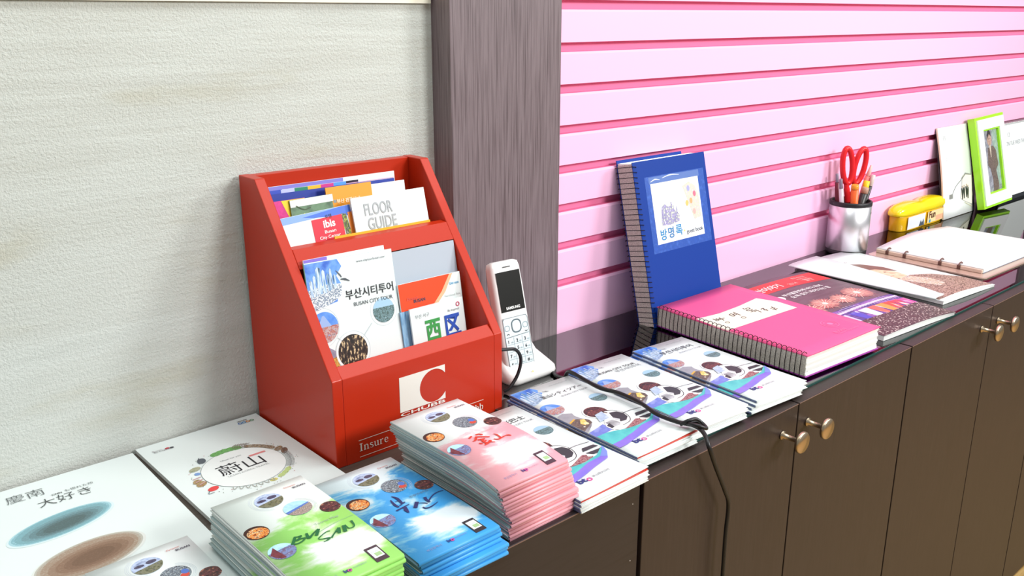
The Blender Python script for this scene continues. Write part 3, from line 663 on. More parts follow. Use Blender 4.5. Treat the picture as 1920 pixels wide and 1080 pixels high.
a.text('부산시티투어', .40, .255, INKK, w=.060, bold=.012); a.text('BUSAN CITY TOUR', .48, .30, ink('4A4E54'), w=.049, bold=.004)
for (u_, v_, r_) in ((.09, .385, .0175), (.815, .36, .0135), (.40, .56, .0178)): a.ring(u_, v_, r_ + .0035, .0003, ink('CDD8DC'), 1)
a.stroke([(.25, .46), (.33, .51)], .0003, ink('CDD8DC')); a.stroke([(.52, .50), (.66, .42)], .0003, ink('CDD8DC'))
a.poly([(0, .50), (.10, .49), (.22, .54), (.22, .62), (0, .64)], P_DUSK, 1); a.poly([(0, .59), (.22, .57), (.25, .70), (0, .72)], P_AMBER, 2)
a.disc(.40, .56, .0205, PAPER, 3); picture(a, 'bridge', .125, .385, .0162, 4); picture(a, 'hill', .815, .36, .0135); picture(a, 'fountain', .40, .56, .0178, 4)
standing('leaflet', 'city tour leaflet with skyline and round pictures, largest in the lower tier', .4350, -.0835, .2000, bw, bh, 11, .0022, GLOSSP, a, group=GL, tilt=-1.0, edge=base('mint_edge', '6CD0B0', .5))
a = Art(.087, .13); a.poly([(0, 0), (.82, 0), (.66, .14), (.45, .27), (.20, .38), (0, .42)], ink('EE4A1E'), 1); a.poly([(.82, 0), (.87, 0), (.72, .15), (.5, .28), (.26, .385), (.2, .38), (.45, .27), (.66, .14)], ink('F8B890'), 1)
slogan(a, .10, .17, .024); a.text('Uni ocn', .80, .10, ink('3A9AC8'), w=.013, lv=5, bold=.02); a.text('Northeast Asia', .70, .20, ink('A8A8A8'), w=.022); a.text('中国語', .83, .27, INKK, w=.011)
standing('leaflet', 'white leaflet with orange sweep behind the two-character leaflet', .5410, -.0945, .1590, .086, .14, 10, .0020, GLOSSP, a, group=GL)
a = Art(.03, .10); a.poly([(0, .0), (1, 0), (1, 1), (0, 1)], photo('sea_print', ['6CA8D8', '9CC8E8', '5A88B8'], 80, st=(3, .6, 1)), 0)
standing('leaflet', 'narrow blue leaflet between the city tour and two-character leaflets', .5390, -.1000, .1290, .024, .11, 10, .0010, ink('7CB0DC'), a, group=GL)
a = Art(.075, .12)
a.text('西', .24, .345, ink('3E9A4C'), w=.0205, size=.025, bold=.03); a.text('区', .60, .345, ink('2A50B0'), w=.0215, size=.025, bold=.03); a.text('부산 서구', .08, .10, INKG, w=.019); a.ring(.88, .055, .0027, .0011, ink('C04060'), 4, n=16); a.text('Be Inspired', .68, .115, ink('6A6A70'), w=.016)
a.stroke([(.26, .40), (.30, .43), (.36, .40)], .0004, ink('4A5A50'))
standing('leaflet', 'white leaflet with green and blue Chinese characters in the lower tier', .5475, -.1060, .1320, .0740, .115, 10, .0022, GLOSSP, a, group=GL)

# ================================================================== MAGAZINES AT THE LEFT
# tall magazine with two pebbles
mg = thing('magazine', 'white magazine with blue and brown pebbles at the far left', 'magazine', (.065, .0205, .0045), (0, 0, R(-1.2)))
MB().sheet(.212, .297, .0004, 0, GLOSSP).build('cover', mg); mb = MB()
for i in range(4): mb.sheet(.2105, .2955, .0009, -.0005 - i * .001, PAPER, x0=.0003, y0=-.0005, edge=EDGEW)
mb.build('pages', mg)
a = Art(.212, .297)
def G(x, y): return ((x - .065) / .212, (.0205 - y) / .297)
def W2(u, v): return G(u * .275, .026 - v * .3)
a.text('慶南', *W2(.553, .128), ink('6A6E70'), w=.033, bold=-.008); a.text('CNN', *W2(.685, .155), ink('4A4A4C'), w=.009, bold=.02); a.text('も惚れた所', *W2(.728, .155), ink('6A6E70'), w=.026); a.text('大好き', *W2(.632, .212), ink('4A4E50'), w=.047, bold=-.008)
def pebble(u, v, rx, ry, cols, rot, key):
    c = W2(u, v)
    for i, (k, col, dx, dy) in enumerate(cols):
        a.disc(c[0] + dx / a.w, c[1] + dy / a.h, rx * k, ink(col) if i < 1 else photo(key + str(i), [col, col, cols[max(1, i - 1)][1]], 600), 1, ry * k * (1 if i < 4 else .86), rot=rot, n=56)
pebble(.660, .345, .0455, .0200, [(1.05, 'DDECF0', 0, .001), (1.0, 'A9D2DC', 0, 0), (.955, '86B6C2', 0, 0), (.90, '7CAAB4', .0003, 0), (.80, '7397A0', .001, .0010), (.68, '64858C', .0016, .0018), (.56, '587276', .002, .0024), (.42, '4E6466', .002, .0028)], R(11), 'pebble_blue')
pebble(.672, .580, .0450, .0260, [(1.05, 'E4E6E2', 0, .001), (1.0, 'BFBCB2', 0, 0), (.96, 'B3A596', 0, 0), (.90, 'A38B78', .0003, 0), (.80, '977A66', .001, .0010), (.68, '8A6B56', .0016, .0014), (.54, '7E5F4B', .002, .0016), (.40, '745642', .002, .0018)], R(9), 'pebble_brown')
a.build('print', mg)
# square-ish magazine with the ring drawing
um = thing('magazine', 'white magazine with an oval of tiny drawings touching the red holder', 'magazine', (.2815, .0205, .0052), (0, 0, 0))
MB().sheet(.1365, .205, .0004, 0, GLOSSP).build('cover', um); mb = MB()
for i in range(5): mb.sheet(.1355, .204, .0008, -.0005 - i * .0009, PAPER, x0=.0003, y0=-.0005, edge=EDGEW)
mb.build('pages', um)
a = Art(.1365, .205); C = (.5, .54); RX, RY = .0418, .0418
a.ring(C[0], C[1], RX, .0005, ink('8A9490'), 3, n=60)
a.disc(C[0], C[1], RX - .0004, ink('F0F3F2'), 2, n=60)
a.text('蔚山', .315, .575, INKK, w=.047, bold=-.004); a.rect(.60, .452, .73, .468, ink('E08888'), 5); a.text('ULSAN KOREA TRAVEL', .34, .60, ink('B4B8B8'), w=.044); a.text('Ulsan for you', .40, .43, ink('A0A4A4'), w=.022)
def ringpt(deg, d): return (C[0] + (RX + d) * math.cos(R(deg)) / a.w, C[1] - (RY + d) * math.sin(R(deg)) / a.h)
dr = random.Random(3)
def blob(deg, d, r, ry, m, rot=0, lv=2): p_ = ringpt(deg, d); a.disc(p_[0], p_[1], r, m, lv, ry, n=14, rot=R(rot))
for dg in range(75, 108, 7): blob(dg, .003, .0062, .0048, photo('doodle_green', ['5AA050', '7CB868', '4A8A48'], 300), dr.uniform(-30, 30))
for dg in range(28, 60, 6): blob(dg, .0035, .0055, .0038, photo('doodle_brown', ['8A7A6A', 'B8AC98', '6A5A50', 'C89A58'], 500), dg - 90)
for dg in range(60, 76, 3): a.stroke([ringpt(dg, .001), ringpt(dg + 4, .006), ringpt(dg - 2, .011)], .0004, ink('8A7A70'))
blob(6, .006, .007, .0035, photo('doodle_dark', ['4A3A34', '8A7464', '2E2622'], 500), 60); blob(16, .005, .006, .004, MATS['doodle_brown'], 40)
for dg in range(-40, 2, 3): a.stroke([ringpt(dg, .0005), ringpt(dg + 3, .008)], .0004, ink('9AA0A0')); a.stroke([ringpt(dg - 2, .004), ringpt(dg + 2, .005)], .0003, ink('9AA0A0'))
for dg in (-48, -56, -64): blob(dg, .004, .005, .003, photo('doodle_lime', ['A8C870', 'C8D890', '98A888'], 500), dg + 90)
blob(-78, .004, .004, .003, ink('D8D080'))
for dg in range(-130, -80, 8): a.stroke([ringpt(dg, .0005), ringpt(dg + 3, .006), ringpt(dg + 6, .001)], .0004, ink('A8A8A0'))
blob(-152, .0065, .0058, .0042, ink('E04848'), 20); a.stroke([ringpt(-152, .012), ringpt(-149, .017), ringpt(-146, .012)], .0004, ink('6A7A80'))
blob(-172, .006, .0062, .0045, photo('doodle_tan', ['C0A878', 'A88C60', '8A7450'], 500), 40); blob(-180, .007, .0050, .004, MATS['doodle_tan'], 60)
for dg in (170, 178, 186): a.stroke([ringpt(dg, .001), ringpt(dg + 3, .009)], .0008, ink('C8A0A0'))
blob(160, .003, .003, .003, ink('7A9AD0')); blob(147, .006, .0065, .0042, photo('doodle_sand', ['C0B898', 'A8A890', '98A078'], 500), 20)
blob(125, .006, .0042, .0062, ink('5A6068'), -20); a.stroke([ringpt(133, .004), ringpt(128, .009), ringpt(120, .012)], .0005, ink('5A6068'))
for i in range(60): p_ = ringpt(dr.uniform(0, 360), dr.uniform(.004, .012)); a.disc(p_[0], p_[1], .0005, ink(dr.choice(['8A9490', 'C05050', '6A7A60', '4A4A4A'])), 3, n=6)
a.text('Be Inspired', .085, .118, ink('6A6468'), w=.018); a.text('Busan', .08, .10, ink('B0A8AC'), w=.010); a.disc(.19, .098, .0024, ink('C03848'), 4, .0018); a.disc(.222, .104, .0022, ink('3A3A44'), 4, .0018)
a.text('wonder', .80, .052, INKK, w=.012, bold=.02)
for i, c in enumerate(('4A7AC0', '4A90C8', 'E08A30', '5AA070')): a.ring(.808 + i * .034, .072, .0024, .0010, ink(c), 4, n=12)
a.build('print', um)

# ================================================================== FOLDED MAP STACKS
def stackprof(vv, amp):       # nearly level, dropping a little towards the front fold
    def f(u, v):
        s = max(0.0, (v - .55) / .45)
        return -amp * s * s
    return f
def folded_map(label, group, x, y, z0, pitch, rot, cover, edge, w, h, amp, art=None, seed=0, dxf=None):
    o = thing('folded_map', label, 'folded map', (x, y, z0), (0, 0, rot), group)
    r = random.Random(seed); f = stackprof(None, amp); th = pitch * .91
    # cover: top sheet wrapping round the front fold
    mb = MB(); nv = 16
    loop_t = [(-h * j / nv, th + f(0, j / nv)) for j in range(nv + 1)]
    rr = th / 2; zc = rr + f(0, 1)
    arc = [(-h - rr * .85 * math.sin(R(a_)), zc + rr * math.cos(R(a_))) for a_ in range(20, 180, 20)]
    loop_b = [(-h * j / nv, f(0, j / nv) + .0002) for j in range(nv, nv - 6, -1)]
    path = loop_t + arc + loop_b; ix = mb.mi(cover); tk = .00035; cols = []
    for i, (yy, zz) in enumerate(path):
        a_, b_ = path[max(i - 1, 0)], path[min(i + 1, len(path) - 1)]
        d = Vector((b_[0] - a_[0], b_[1] - a_[1])).normalized(); nx, nz = -d.y, d.x   # inward
        cols.append([mb.bm.verts.new(q) for q in ((0, yy, zz), (w, yy, zz), (w, yy + nx * tk, zz + nz * tk), (0, yy + nx * tk, zz + nz * tk))])
    for A, B in zip(cols, cols[1:]):
        for k_ in range(4):
            q = mb.bm.faces.new((A[k_], A[(k_ + 1) % 4], B[(k_ + 1) % 4], B[k_])); q.material_index = ix; q.smooth = k_ in (0, 2)
    for A in (cols[0], list(reversed(cols[-1]))): q = mb.bm.faces.new(A); q.material_index = ix
    mb.build('cover', o)
    mb = MB(); n = 4; ph = (th - .0007) / n
    for i in range(n):
        ins = r.uniform(-.0018, .0012); z = th - .0004 - i * ph
        mb.sheet(w - .0006 - ins, h - .001 + r.uniform(-.0006, .0006), ph * .74, z, edge if r.random() > .35 else PAPER, prof=f, x0=ins, y0=r.uniform(-.0012, .0012), nv=16, edge=edge)
    mb.build('pages', o)
    if art: art.build('print', o, prof=f, nv=16, zoff=th)
    return o
ORD = ['topmost', 'second from top', 'third from top', 'fourth from top', 'fifth from top', 'sixth from top', 'seventh from top', 'eighth from top', 'ninth from top', 'tenth from top', 'eleventh from top', 'twelfth from top', 'thirteenth from top', 'fourteenth from top', 'fifteenth from top', 'sixteenth from top', 'seventeenth from top']
W_PINK = wash('pink_wash', 'F2A9B4', .16, 'F2F2F2', .42, 2.4, 'F5C2CA', 1.0); W_BLUE = wash('blue_wash', '46A6EA', .16, 'E6F2F8', .20, 2.6, '86CCF2', .95); W_GREEN = wash('green_wash', '9ADC70', .16, 'EEF6F2', .36, 2.4, 'C0E8A4', .95)
F_PINK = W_PINK; 
def stack(n, name, group, xy, pitch, cover, edge, amp, art, seed, xshift, yshift, rj=1.0, adj='', wh=(.084, .16)):
    r = random.Random(seed)
    for i in range(n):                      # i = 0 is the lowest
        t = i / (n - 1) if n > 1 else 1; top = i == n - 1
        lab = '%s, %s of its stack' % (name, ORD[n - 1 - i]) if not top else adj
        folded_map(lab, group, xy[0] + xshift(t) + (0 if top else r.uniform(-.0012, .0012)), xy[1] + yshift(t) + (0 if top else r.uniform(-.0015, .0015)), i * pitch, pitch, R(0 if top else r.uniform(-rj, rj)), cover, edge, wh[0], wh[1], amp * (.12 + .88 * t), art if top else None, seed * 50 + i)
stack(16, 'pink folded city map', 'pink folded city maps', (.4535, -.2010), .00382, W_PINK, EDGE, .0075, map_art('pink'), 1, lambda t: .0105 * min(1, (1 - t) * 1.7), lambda t: -.004 * (1 - t) , .5, 'pink city map with red brush characters, on top of the tall stack')
stack(7, 'blue folded city map', 'blue folded city maps', (.3610, -.2120), .0043, W_BLUE, EDGEB, .0022, map_art('blue'), 2, lambda t: .006 * (1 - t), lambda t: .0 if t > .4 else -.006, 1.0, 'blue city map with navy brush lettering, on top of its stack')
stack(10, 'green folded city map', 'green folded city maps', (.2660, -.2080), .0043, W_GREEN, EDGE, .0035, map_art('green'), 3, lambda t: -.012 * (1 - t) * (1 if True else 0) * .3, lambda t: -.002 * (1 - t), .8, 'green city map with dark green brush lettering, on top of its stack')
stack(2, 'white folded city map', 'white folded city maps', (.1660, -.1880), .0042, wash('pale_wash', 'E8C070', .16, 'F0F6F6', .62, 2.0, 'F0E0B0', .2), EDGE, .001, map_art('white'), 4, lambda t: 0, lambda t: 0, .3, 'white city map overlapping the pebble magazine at bottom left')
for o in list(COL.objects):
    if o.get('group') == 'white folded city maps': o.location.z += .0050

# ================================================================== TOUR LEAFLET STACKS
m_redin = base('red_inner_page', 'C83420', .45)
def tour(label, group, x, y, z, rot, art, seed, open_=0.0, red=False, w=.094, h=.203):
    o = thing('tour_leaflet', label, 'tour leaflet', (x, y, z), (0, 0, rot), group); r = random.Random(seed)
    lift = lambda u, v: open_ * (u ** 1.5) * max(0, v) ** 2
    T_ = .0030
    MB().sheet(w, h, .0005, T_, GLOSSP, prof=lift, nv=8, nu=6, edge=EDGEW).build('cover', o)
    mb = MB()
    mb.sheet(w - .001, h + .0008, .0005, T_ - .0009, m_redin if red else GLOSSP, prof=lambda u, v: lift(u, v) * .55, nv=8, nu=6, edge=m_redin if red else EDGEW)
    mb.sheet(w + r.uniform(-.001, .002), h + .001, .0005, T_ - .0017, PAPER, prof=lambda u, v: lift(u, v) * .25, nv=8, nu=6, edge=EDGEW)
    mb.sheet(w + r.uniform(-.001, .001), h, .0005, T_ - .0024, PAPER, nv=1, edge=EDGEW)
    # left fold with its blue-grey printed edge
    mb.prism([(0.0, T_ - .0029), (-.0006, T_ - .0020), (-.0007, T_ - .0010), (-.0002, T_ - .0002), (.0004, T_ - .0004), (.0004, T_ - .0027)], 'y', -h * .998, -.0003, base('fold_ink', '5A6A90', .5))
    mb.build('pages', o)
    if art: art.build('print', o, prof=lift, nv=8, nu=6, zoff=T_)
    return o
def tstack(n, kind, group, xy, z0, rot, art_fn, seed, toplabel, open_=0, red=True, spread=.004, sx=-.0012):
    r = random.Random(seed)
    for i in range(n):
        top = i == n - 1; d = n - 1 - i
        lab = toplabel if top else '%s tour leaflet, %s of its stack' % (kind, ORD[d])
        # the leaflets slipped a little to the left below: their picture edges show
        tour(lab, group, xy[0] + (0 if top else sx * d + r.uniform(-.001, .001)), xy[1] - (0 if top else r.uniform(-.001, spread)), z0 + i * .0031, rot + (0 if top else R(r.uniform(-.9, .9))), art_fn() , seed * 9 + i, open_ if top else .0, red and top)
tstack(4, 'Chinese', 'Chinese city tour leaflets', (.5480, -.1700), 0.0, R(-1.0), lambda: tour_art('釜山观光巴士', tw=.060), 11, 'Chinese tour leaflet with bus picture, partly under the pink map stack', .003, True)
tstack(4, 'Japanese', 'Japanese city tour leaflets', (.6530, -.1520), GZ, R(-2.3), lambda: tour_art('釜山シティツアー', tw=.064), 12, 'Japanese tour leaflet on top of the stack right of the Chinese one', .004, True)
tstack(5, 'English', 'English city tour leaflets', (.7520, -.1490), GZ, R(-3.6), lambda: tour_art('BUSAN CITY TOUR', sub='부산시티투어', tw=.062), 13, 'English tour leaflet on top of its stack, crossed by the black cable', .0, False)
tstack(4, 'Korean', 'Korean city tour leaflets', (.8700, -.1530), GZ, R(-4.6), lambda: tour_art('부산시티투어', tw=.058), 14, 'Korean tour leaflet on top of the stack nearest the pink spiral book', .002, False, sx=-.0045)

# ================================================================== CORDLESS PHONE
m_white = base('white_plastic', 'F2F0EE', .25, 0, .5, .3); m_scr = base('dark_screen', '1A1A18', .35, 0, .2); m_key = base('pale_keypad', 'DDE8EA', .35); m_line = ink('8A9CA4', .4)
def rrect(x0, x1, y0, y1, z, r, n=5, fy=None):
    P = []
    for (cx_, cy_, a0) in ((x1 - r, y1 - r, 0), (x0 + r, y1 - r, 90), (x0 + r, y0 + r, 180), (x1 - r, y0 + r, 270)):
        for k_ in range(n + 1):
            t = R(a0 + 90 * k_ / n); P.append((cx_ + r * math.cos(t), cy_ + r * math.sin(t), z))
    return P
cr_ = thing('phone_cradle', 'white flared charging cradle on the glass by the red holder', 'phone cradle', (.728, -.07, GZ))
PH = (.728, -.07, GZ)
def rel(sec): return [(x - PH[0], y - PH[1], z - PH[2]) for x, y, z in sec]
secs = [rrect(.6905, .7665, -.1165, -.038, .0032, .012), rrect(.6880, .7690, -.1195, -.036, .008, .014), rrect(.6885, .7680, -.1185, -.037, .0135, .014), rrect(.6895, .7650, -.1100, -.039, .0190, .014), rrect(.6910, .7580, -.0930, -.042, .030, .012), rrect(.6925, .7510, -.0880, -.046, .044, .010), rrect(.6940, .7450, -.084, -.050, .058, .009), rrect(.6950, .7415, -.080, -.055, .066, .007)]
MB().loft([rel(s_) for s_ in secs], m_white).build('body', cr_)
hs = thing('cordless_phone', 'white cordless handset with dark screen leaning in its cradle', 'phone', (.7175, -.1060, .0130), (R(90 - 15), 0, R(-4)))
hs.rotation_euler = (Matrix.Rotation(R(-4), 3, 'Z') @ Matrix.Rotation(R(75), 3, 'X')).to_euler()
hw, hl, ht = .0465, .1415, .018
secs = []
for (yy, sx_, zz0, zz1) in ((0, .80, .003, .015), (.004, .95, .001, .017), (.012, 1, 0, .018), (.06, 1.0, 0, .018), (.11, 1, 0, .018), (.133, .98, .0005, .0175), (.1395, .90, .002, .016), (.1417, .70, .005, .013)):
    s_ = rrect(-hw / 2 * sx_, hw / 2 * sx_, zz0 - ht, zz1 - ht, 0, .0058 if sx_ > .9 else .004); secs.append([(p_[0], yy, p_[1]) for p_ in s_])
MB().loft(secs, m_white).build('body', hs)
a = Art(hw, hl)   # origin moved to the top left of the handset face
def HP(px, py): return px, py
o = None
a.rect(.10, .092, .90, .445, m_scr, 1); a.text('SAMSUNG', .27, .428, INKW, w=.0215, bold=.03); a.rect(.36, .048, .62, .058, ink('4A4A4A'), 1)
o = a.build('screen', hs); o.location = (-hw / 2, hl, .0)
a = Art(hw, hl)
def rr_line(u0, v0, u1, v1, r, m, wd=.0004, lv=3):
    P = []; x0_, x1_, y0_, y1_ = u0 * a.w, u1 * a.w, -v1 * a.h, -v0 * a.h
    for p_ in rrect(x0_, x1_, y0_, y1_, 0, r, 4): P.append((p_[0] / a.w, -p_[1] / a.h))
    P.append(P[0]); a.stroke(P, wd, m, lv, 2)
kp = [(p_[0] / a.w, -p_[1] / a.h) for p_ in rrect(.09 * hw, .91 * hw, -.985 * hl, -.50 * hl, 0, .004, 4)]
a.poly(kp, m_key, 1); rr_line(.09, .50, .91, .985, .004, ink('6A7A82'), .0003); rr_line(.36, .525, .66, .635, .0055, ink('5A6A72'), .0008, 4); a.disc(.51, .58, .0062, ink('EEF2F2'), 4)
rr_line(.12, .565, .27, .61, .0022, m_line); rr_line(.73, .565, .88, .61, .0022, m_line)
a.stroke([(.12, .67), (.88, .66)], .0003, ink('4A5A62'))
for u_, t_ in ((.19, '☎'), ): pass
a.stroke([(.16, .648), (.20, .638), (.24, .648)], .0004, INKK); a.stroke([(.77, .638), (.81, .648), (.85, .638)], .0004, INKK)
for v_ in (.735, .80, .865, .925): a.stroke([(.12, v_), (.88, v_)], .00022, m_line, 3)
for u_ in (.36, .64): a.stroke([(u_, .675), (u_, .975)], .00022, m_line, 3)
keys = ['1', '2', '3', '4', '5', '6', '7', '8', '9', '*', '0', '#']
for i, t_ in enumerate(keys):
    u_, v_ = .165 + (i % 3) * .27, .722 + (i // 3) * .064
    a.text(t_, u_, v_, INKK, size=.0042 if t_ != '*' else .0028, bold=.02)
    a.text('abc', u_ + .09, v_, m_line, w=.0040)
for u_ in (.2, .7): a.text('메뉴', u_, .965, m_line, w=.005)
o = a.build('keypad', hs); o.location = (-hw / 2, hl, .0)
a = Art(.01, .01); a.clip = False; a.disc(.3, 0, .0012, ink('E0C870'), 1, n=12); o = a.build('cradle_light', cr_); o.rotation_euler = (R(50), 0, 0); o.location = (-.008, -.0475, .0130); 

m_cable = base('black_rubber', '17171A', .4)
def catmull(P, sub=8):
    P = [Vector(p) for p in P]; out = []
    for i in range(len(P) - 1):
        p0, p1, p2, p3 = P[max(i - 1, 0)], P[i], P[i + 1], P[min(i + 2, len(P) - 1)]
        for k_ in range(sub):
            t = k_ / sub; out.append(.5 * ((2 * p1) + (p2 - p0) * t + (2 * p0 - 5 * p1 + 4 * p2 - p3) * t * t + (3 * p1 - p0 - 3 * p2 + p3) * t ** 3))
    return out + [P[-1]]
c1 = MB().tube(catmull([(.6475, -.075, .006), (.6490, -.095, .035), (.6540, -.118, .0585), (.6720, -.1265, .0605), (.6865, -.1270, .0560), (.6940, -.1270, .0420), (.6890, -.1268, .0240), (.6765, -.1262, .0100), (.6700, -.1230, .0057)]), .0021, m_cable, 10).build('black_cord')
tag(c1, 'thin black cord looping between the red holder and phone cradle', 'cord')
c2 = MB()
c2.tube(catmull([(.7560, -.1070, .0055), (.7560, -.1215, .0057), (.7520, -.1290, .0060), (.7475, -.1480, .0100), (.7445, -.1600, .0225), (.7385, -.1940, .0228), (.7345, -.2206, .0228), (.7400, -.2456, .0228), (.7370, -.2798, .0228), (.7275, -.3110, .0228), (.7275, -.3386, .0232), (.7330, -.3560, .0235), (.7300, -.3720, .0215), (.7230, -.3850, .0120), (.7360, -.3862, -.0150), (.7560, -.3860, -.0500), (.7668, -.3850, -.0720), (.7665, -.3845, -.1075), (.7668, -.3845, -.1500), (.7680, -.3845, -.25), (.7690, -.3845, -.64)]), .0024, m_cable, 10)
c2.tube(catmull([(.7240, -.3460, .0235), (.7290, -.3530, .0290), (.7380, -.3560, .0290), (.7430, -.3610, .0240), (.7390, -.3690, .0225), (.7300, -.3660, .0270), (.7270, -.3560, .0270), (.7330, -.3500, .0235), (.7420, -.3540, .0232), (.7460, -.3600, .0222)], 6), .0021, m_cable, 8)
tag(c2.build('power_cable'), 'black cable lying over the English leaflets, knotted and hanging down', 'cable')

# ================================================================== SPIRAL BOOKS
m_blue = base('blue_plastic_cover', '0F3A92', .5, 0, .2); m_wire = base('dark_wire', '231F26', .35, .6); m_pinkc = base('pink_plastic_cover', 'EE5A90', .45, 0, .35); m_purple = base('purple_back_cover', 'A838A8', .4)
m_pg = base('page_block', 'B9B5AC', .8)
cc = objco(m_pg, (1, 1, 1)); wv = nd(m_pg, 'ShaderNodeTexNoise'); wv.inputs['Scale'].default_value = 900; ln(m_pg, cc, wv.inputs['Vector']); rp = ramp(m_pg, [(.35, 'B4B0A4'), (.6, 'DCD8CE')]); ln(m_pg, wv.outputs[0], rp.inputs[0]); ln(m_pg, rp.outputs[0], bsdf(m_pg).inputs['Base Color'])
m_pgw = base('page_block_white', 'EFEFEC', .7)
def spiral(mb, h, th, n, m, r, over=.0065, y0=0.0):
    """wire running down the left edge: each turn crosses the page ends and bites through both covers"""
    pts = []; pit = h / n
    for i in range(n):
        yb = -(i + .25) * pit + y0
        for (x, z, dy) in ((over, -th - .0012, 0), (over * .35, -th - .0030, .06), (-.0014, -th - .0020, .12), (-.0022, -th * .5, .2), (-.0014, .0018, .28), (over * .35, .0034, .36), (over, .0012, .48), (over * 1.02, -.0025, .55), (over * .9, -th * .5, .75), (over * 1.02, -th, .95)):
            pts.append((x, yb - dy * pit, z))
    mb.tube(pts, r, m, 6)
    return mb
def book(o, w, h, th, cover, backc, nturn, art, prof=None, flush=.003, up=0.0):
    f = prof
    MB().sheet(w, h, .0011, .0, cover, prof=f, nv=10 if f else 1, nu=10 if f else 1).build('front_cover', o)
    mb = MB(); n = 12; p = (th - .0026) / n
    for i in range(n):
        k = 1 - i / n
        mb.sheet(w - flush + .0006 * math.sin(i * 2.1), h - .004 + .0008 * math.cos(i * 1.7), p * .97, -.0013 - i * p, PAPER, prof=(lambda u, v, k=k: f(u, v) * k) if f else None, x0=.0012 + .0003 * math.sin(i * 1.3), y0=-.002 + up * .6 * (i / n), nv=10 if f else 1, nu=10 if f else 1, edge=m_pgw)
    mb.sheet(.0011, h - .004, th - .003, -.0014, m_pg, x0=.0003, y0=-.002)
    mb.build('pages', o)
    MB().sheet(w - up * 3, h + up, .0011, -th + .0011, backc, y0=up).build('back_cover', o)
    spiral(MB(), h - .006, th, nturn, m_wire, .00055, y0=-.002).build('spiral_wire', o)
    if art: art.build('print', o, prof=f, nv=10, nu=10)
bl = 13.2
nb = thing('spiral_book', 'blue spiral guest book leaning against the pink wall', 'spiral book', (.990, -.0365, .2395), (R(90 - bl), 0, 0))
a = Art(.168, .242)
a.rect(.13, .10, .955, .565, photo('clear_pocket', ['2A58B8', '2450A8', '3A66C0'], 120), 0); a.rect(.18, .105, .88, .145, ink('5A78B8'), 1)
a.rect(.195, .145, .86, .515, ink('F4F8F6'), 2)
a.rect(.52, .148, .858, .30, photo('card_sky_print', ['F4F8F6', 'D4ECEC', 'E8F4F0'], 40), 3)
fp_ = photo('card_bush_print', ['F4F8F6', 'B8B0D8', '8A88B0', 'D8E0C8', 'F4F8F6'], 260, lo=.25, hi=.75)
a.poly([(.30, .30), (.34, .275), (.40, .30), (.44, .27), (.47, .32), (.54, .36), (.52, .40), (.40, .41), (.28, .405)], fp_, 4)
for i in range(9): x_ = .31 + i * .026; a.stroke([(x_, .40), (x_ + dr.uniform(-.03, .03), .30 + dr.uniform(-.02, .05))], .0003, ink('8A84B8'), 5)
a.poly([(.62, .19), (.72, .17), (.80, .20), (.84, .28), (.84, .40), (.74, .41), (.70, .33), (.66, .26)], photo('card_flower_print', ['F4F8F6', 'E8C8CC', 'C8D4B8', 'D0C0C8', 'F4F8F6'], 240, lo=.25, hi=.75), 4)
for (x_, v_, c_) in ((.78, .25, 'E0708A'), (.70, .21, 'A8A8D8'), (.75, .36, 'D8B0A8'), (.66, .30, 'E8C070'), (.72, .29, 'E8A878')): a.disc(x_, v_, .0035, ink(c_), 5, .0045, n=12)
for i, t_ in enumerate('방명록'): a.text(t_, .245 + i * .105, .495 - i * .004, ink('3A8AC0' if i != 1 else '3A78B0'), size=.0165, bold=.02)
a.disc(.575, .465, .0016, ink('F0E070'), 4, n=10); a.text('guest book', .605, .495, ink('4A5668'), w=.040, bold=.01)
for (u0_, u1_, v_) in ((.20, .33, .125), (.36, .60, .112)): a.stroke([(u0_, v_ + .008), ((u0_ + u1_) / 2, v_ - .004), (u1_, v_ + .004)], [.0003, .0010, .0003], ink('D8E0F0'), 2)
book(nb, .168, .242, .030, m_blue, m_blue, 31, a, up=.006)
pn = thing('spiral_book', 'pink spiral book lying flat on the glass before the blue one', 'spiral book', (.9950, -.0900, .0352), (0, 0, R(-3.6)))
sag = lambda u, v: .0042 * (u * .75 + .25 * (1 - v)) * math.sin(min(1, u) * math.pi * .55) - .0015 * math.sin(v * math.pi) * (1 - u)
a = Art(.166, .254)
cr2 = ink('F4EFD8')
a.poly([(.024, .277), (.282, .300), (.55, .295), (.835, .275), (.90, .39), (.89, .53), (.70, .523), (.35, .512), (.012, .505), (.016, .39)], cr2, 2)
br = ink('4A3A34')
for pts_ in ([(.131, .337), (.124, .372)], [(.131, .356), (.194, .359)], [(.160, .342), (.150, .370)], [(.124, .372), (.190, .368)], [(.196, .345), (.176, .392)], [(.196, .366), (.225, .368)],
             [(.316, .353), (.314, .382), (.342, .376), (.347, .349), (.316, .353)], [(.392, .340), (.380, .400)], [(.352, .362), (.386, .360)], [(.350, .376), (.384, .374)],
             [(.531, .335), (.528, .350), (.575, .350), (.568, .366), (.520, .366), (.517, .384), (.575, .382)], [(.543, .384), (.541, .402)], [(.505, .404), (.590, .400)], [(.534, .414), (.578, .413), (.566, .445)],
             [(.622, .415), (.663, .410), (.631, .435), (.664, .436)], [(.645, .42), (.640, .455)], [(.745, .425), (.707, .479)], [(.70, .44), (.75, .45)], [(.69, .46), (.745, .468)]):
    a.stroke(pts_, .0007, br, 5, 4)
a.ring(.158, .425, .0032, .0008, br, 5, n=18); a.ring(.356, .431, .0036, .0008, br, 5, n=18)
sl = ink('F47FB0')
a.ring(.75, .80, .0125, .0009, sl, 2); a.ring(.75, .80, .0085, .0007, sl, 2); a.disc(.75, .80, .0042, sl, 2); a.text('BUSAN', .60, .905, sl, w=.024); a.text('Tourism Organization', .60, .93, sl, w=.045)
book(pn, .166, .254, .029, m_pinkc, m_purple, 33, a, prof=sag)

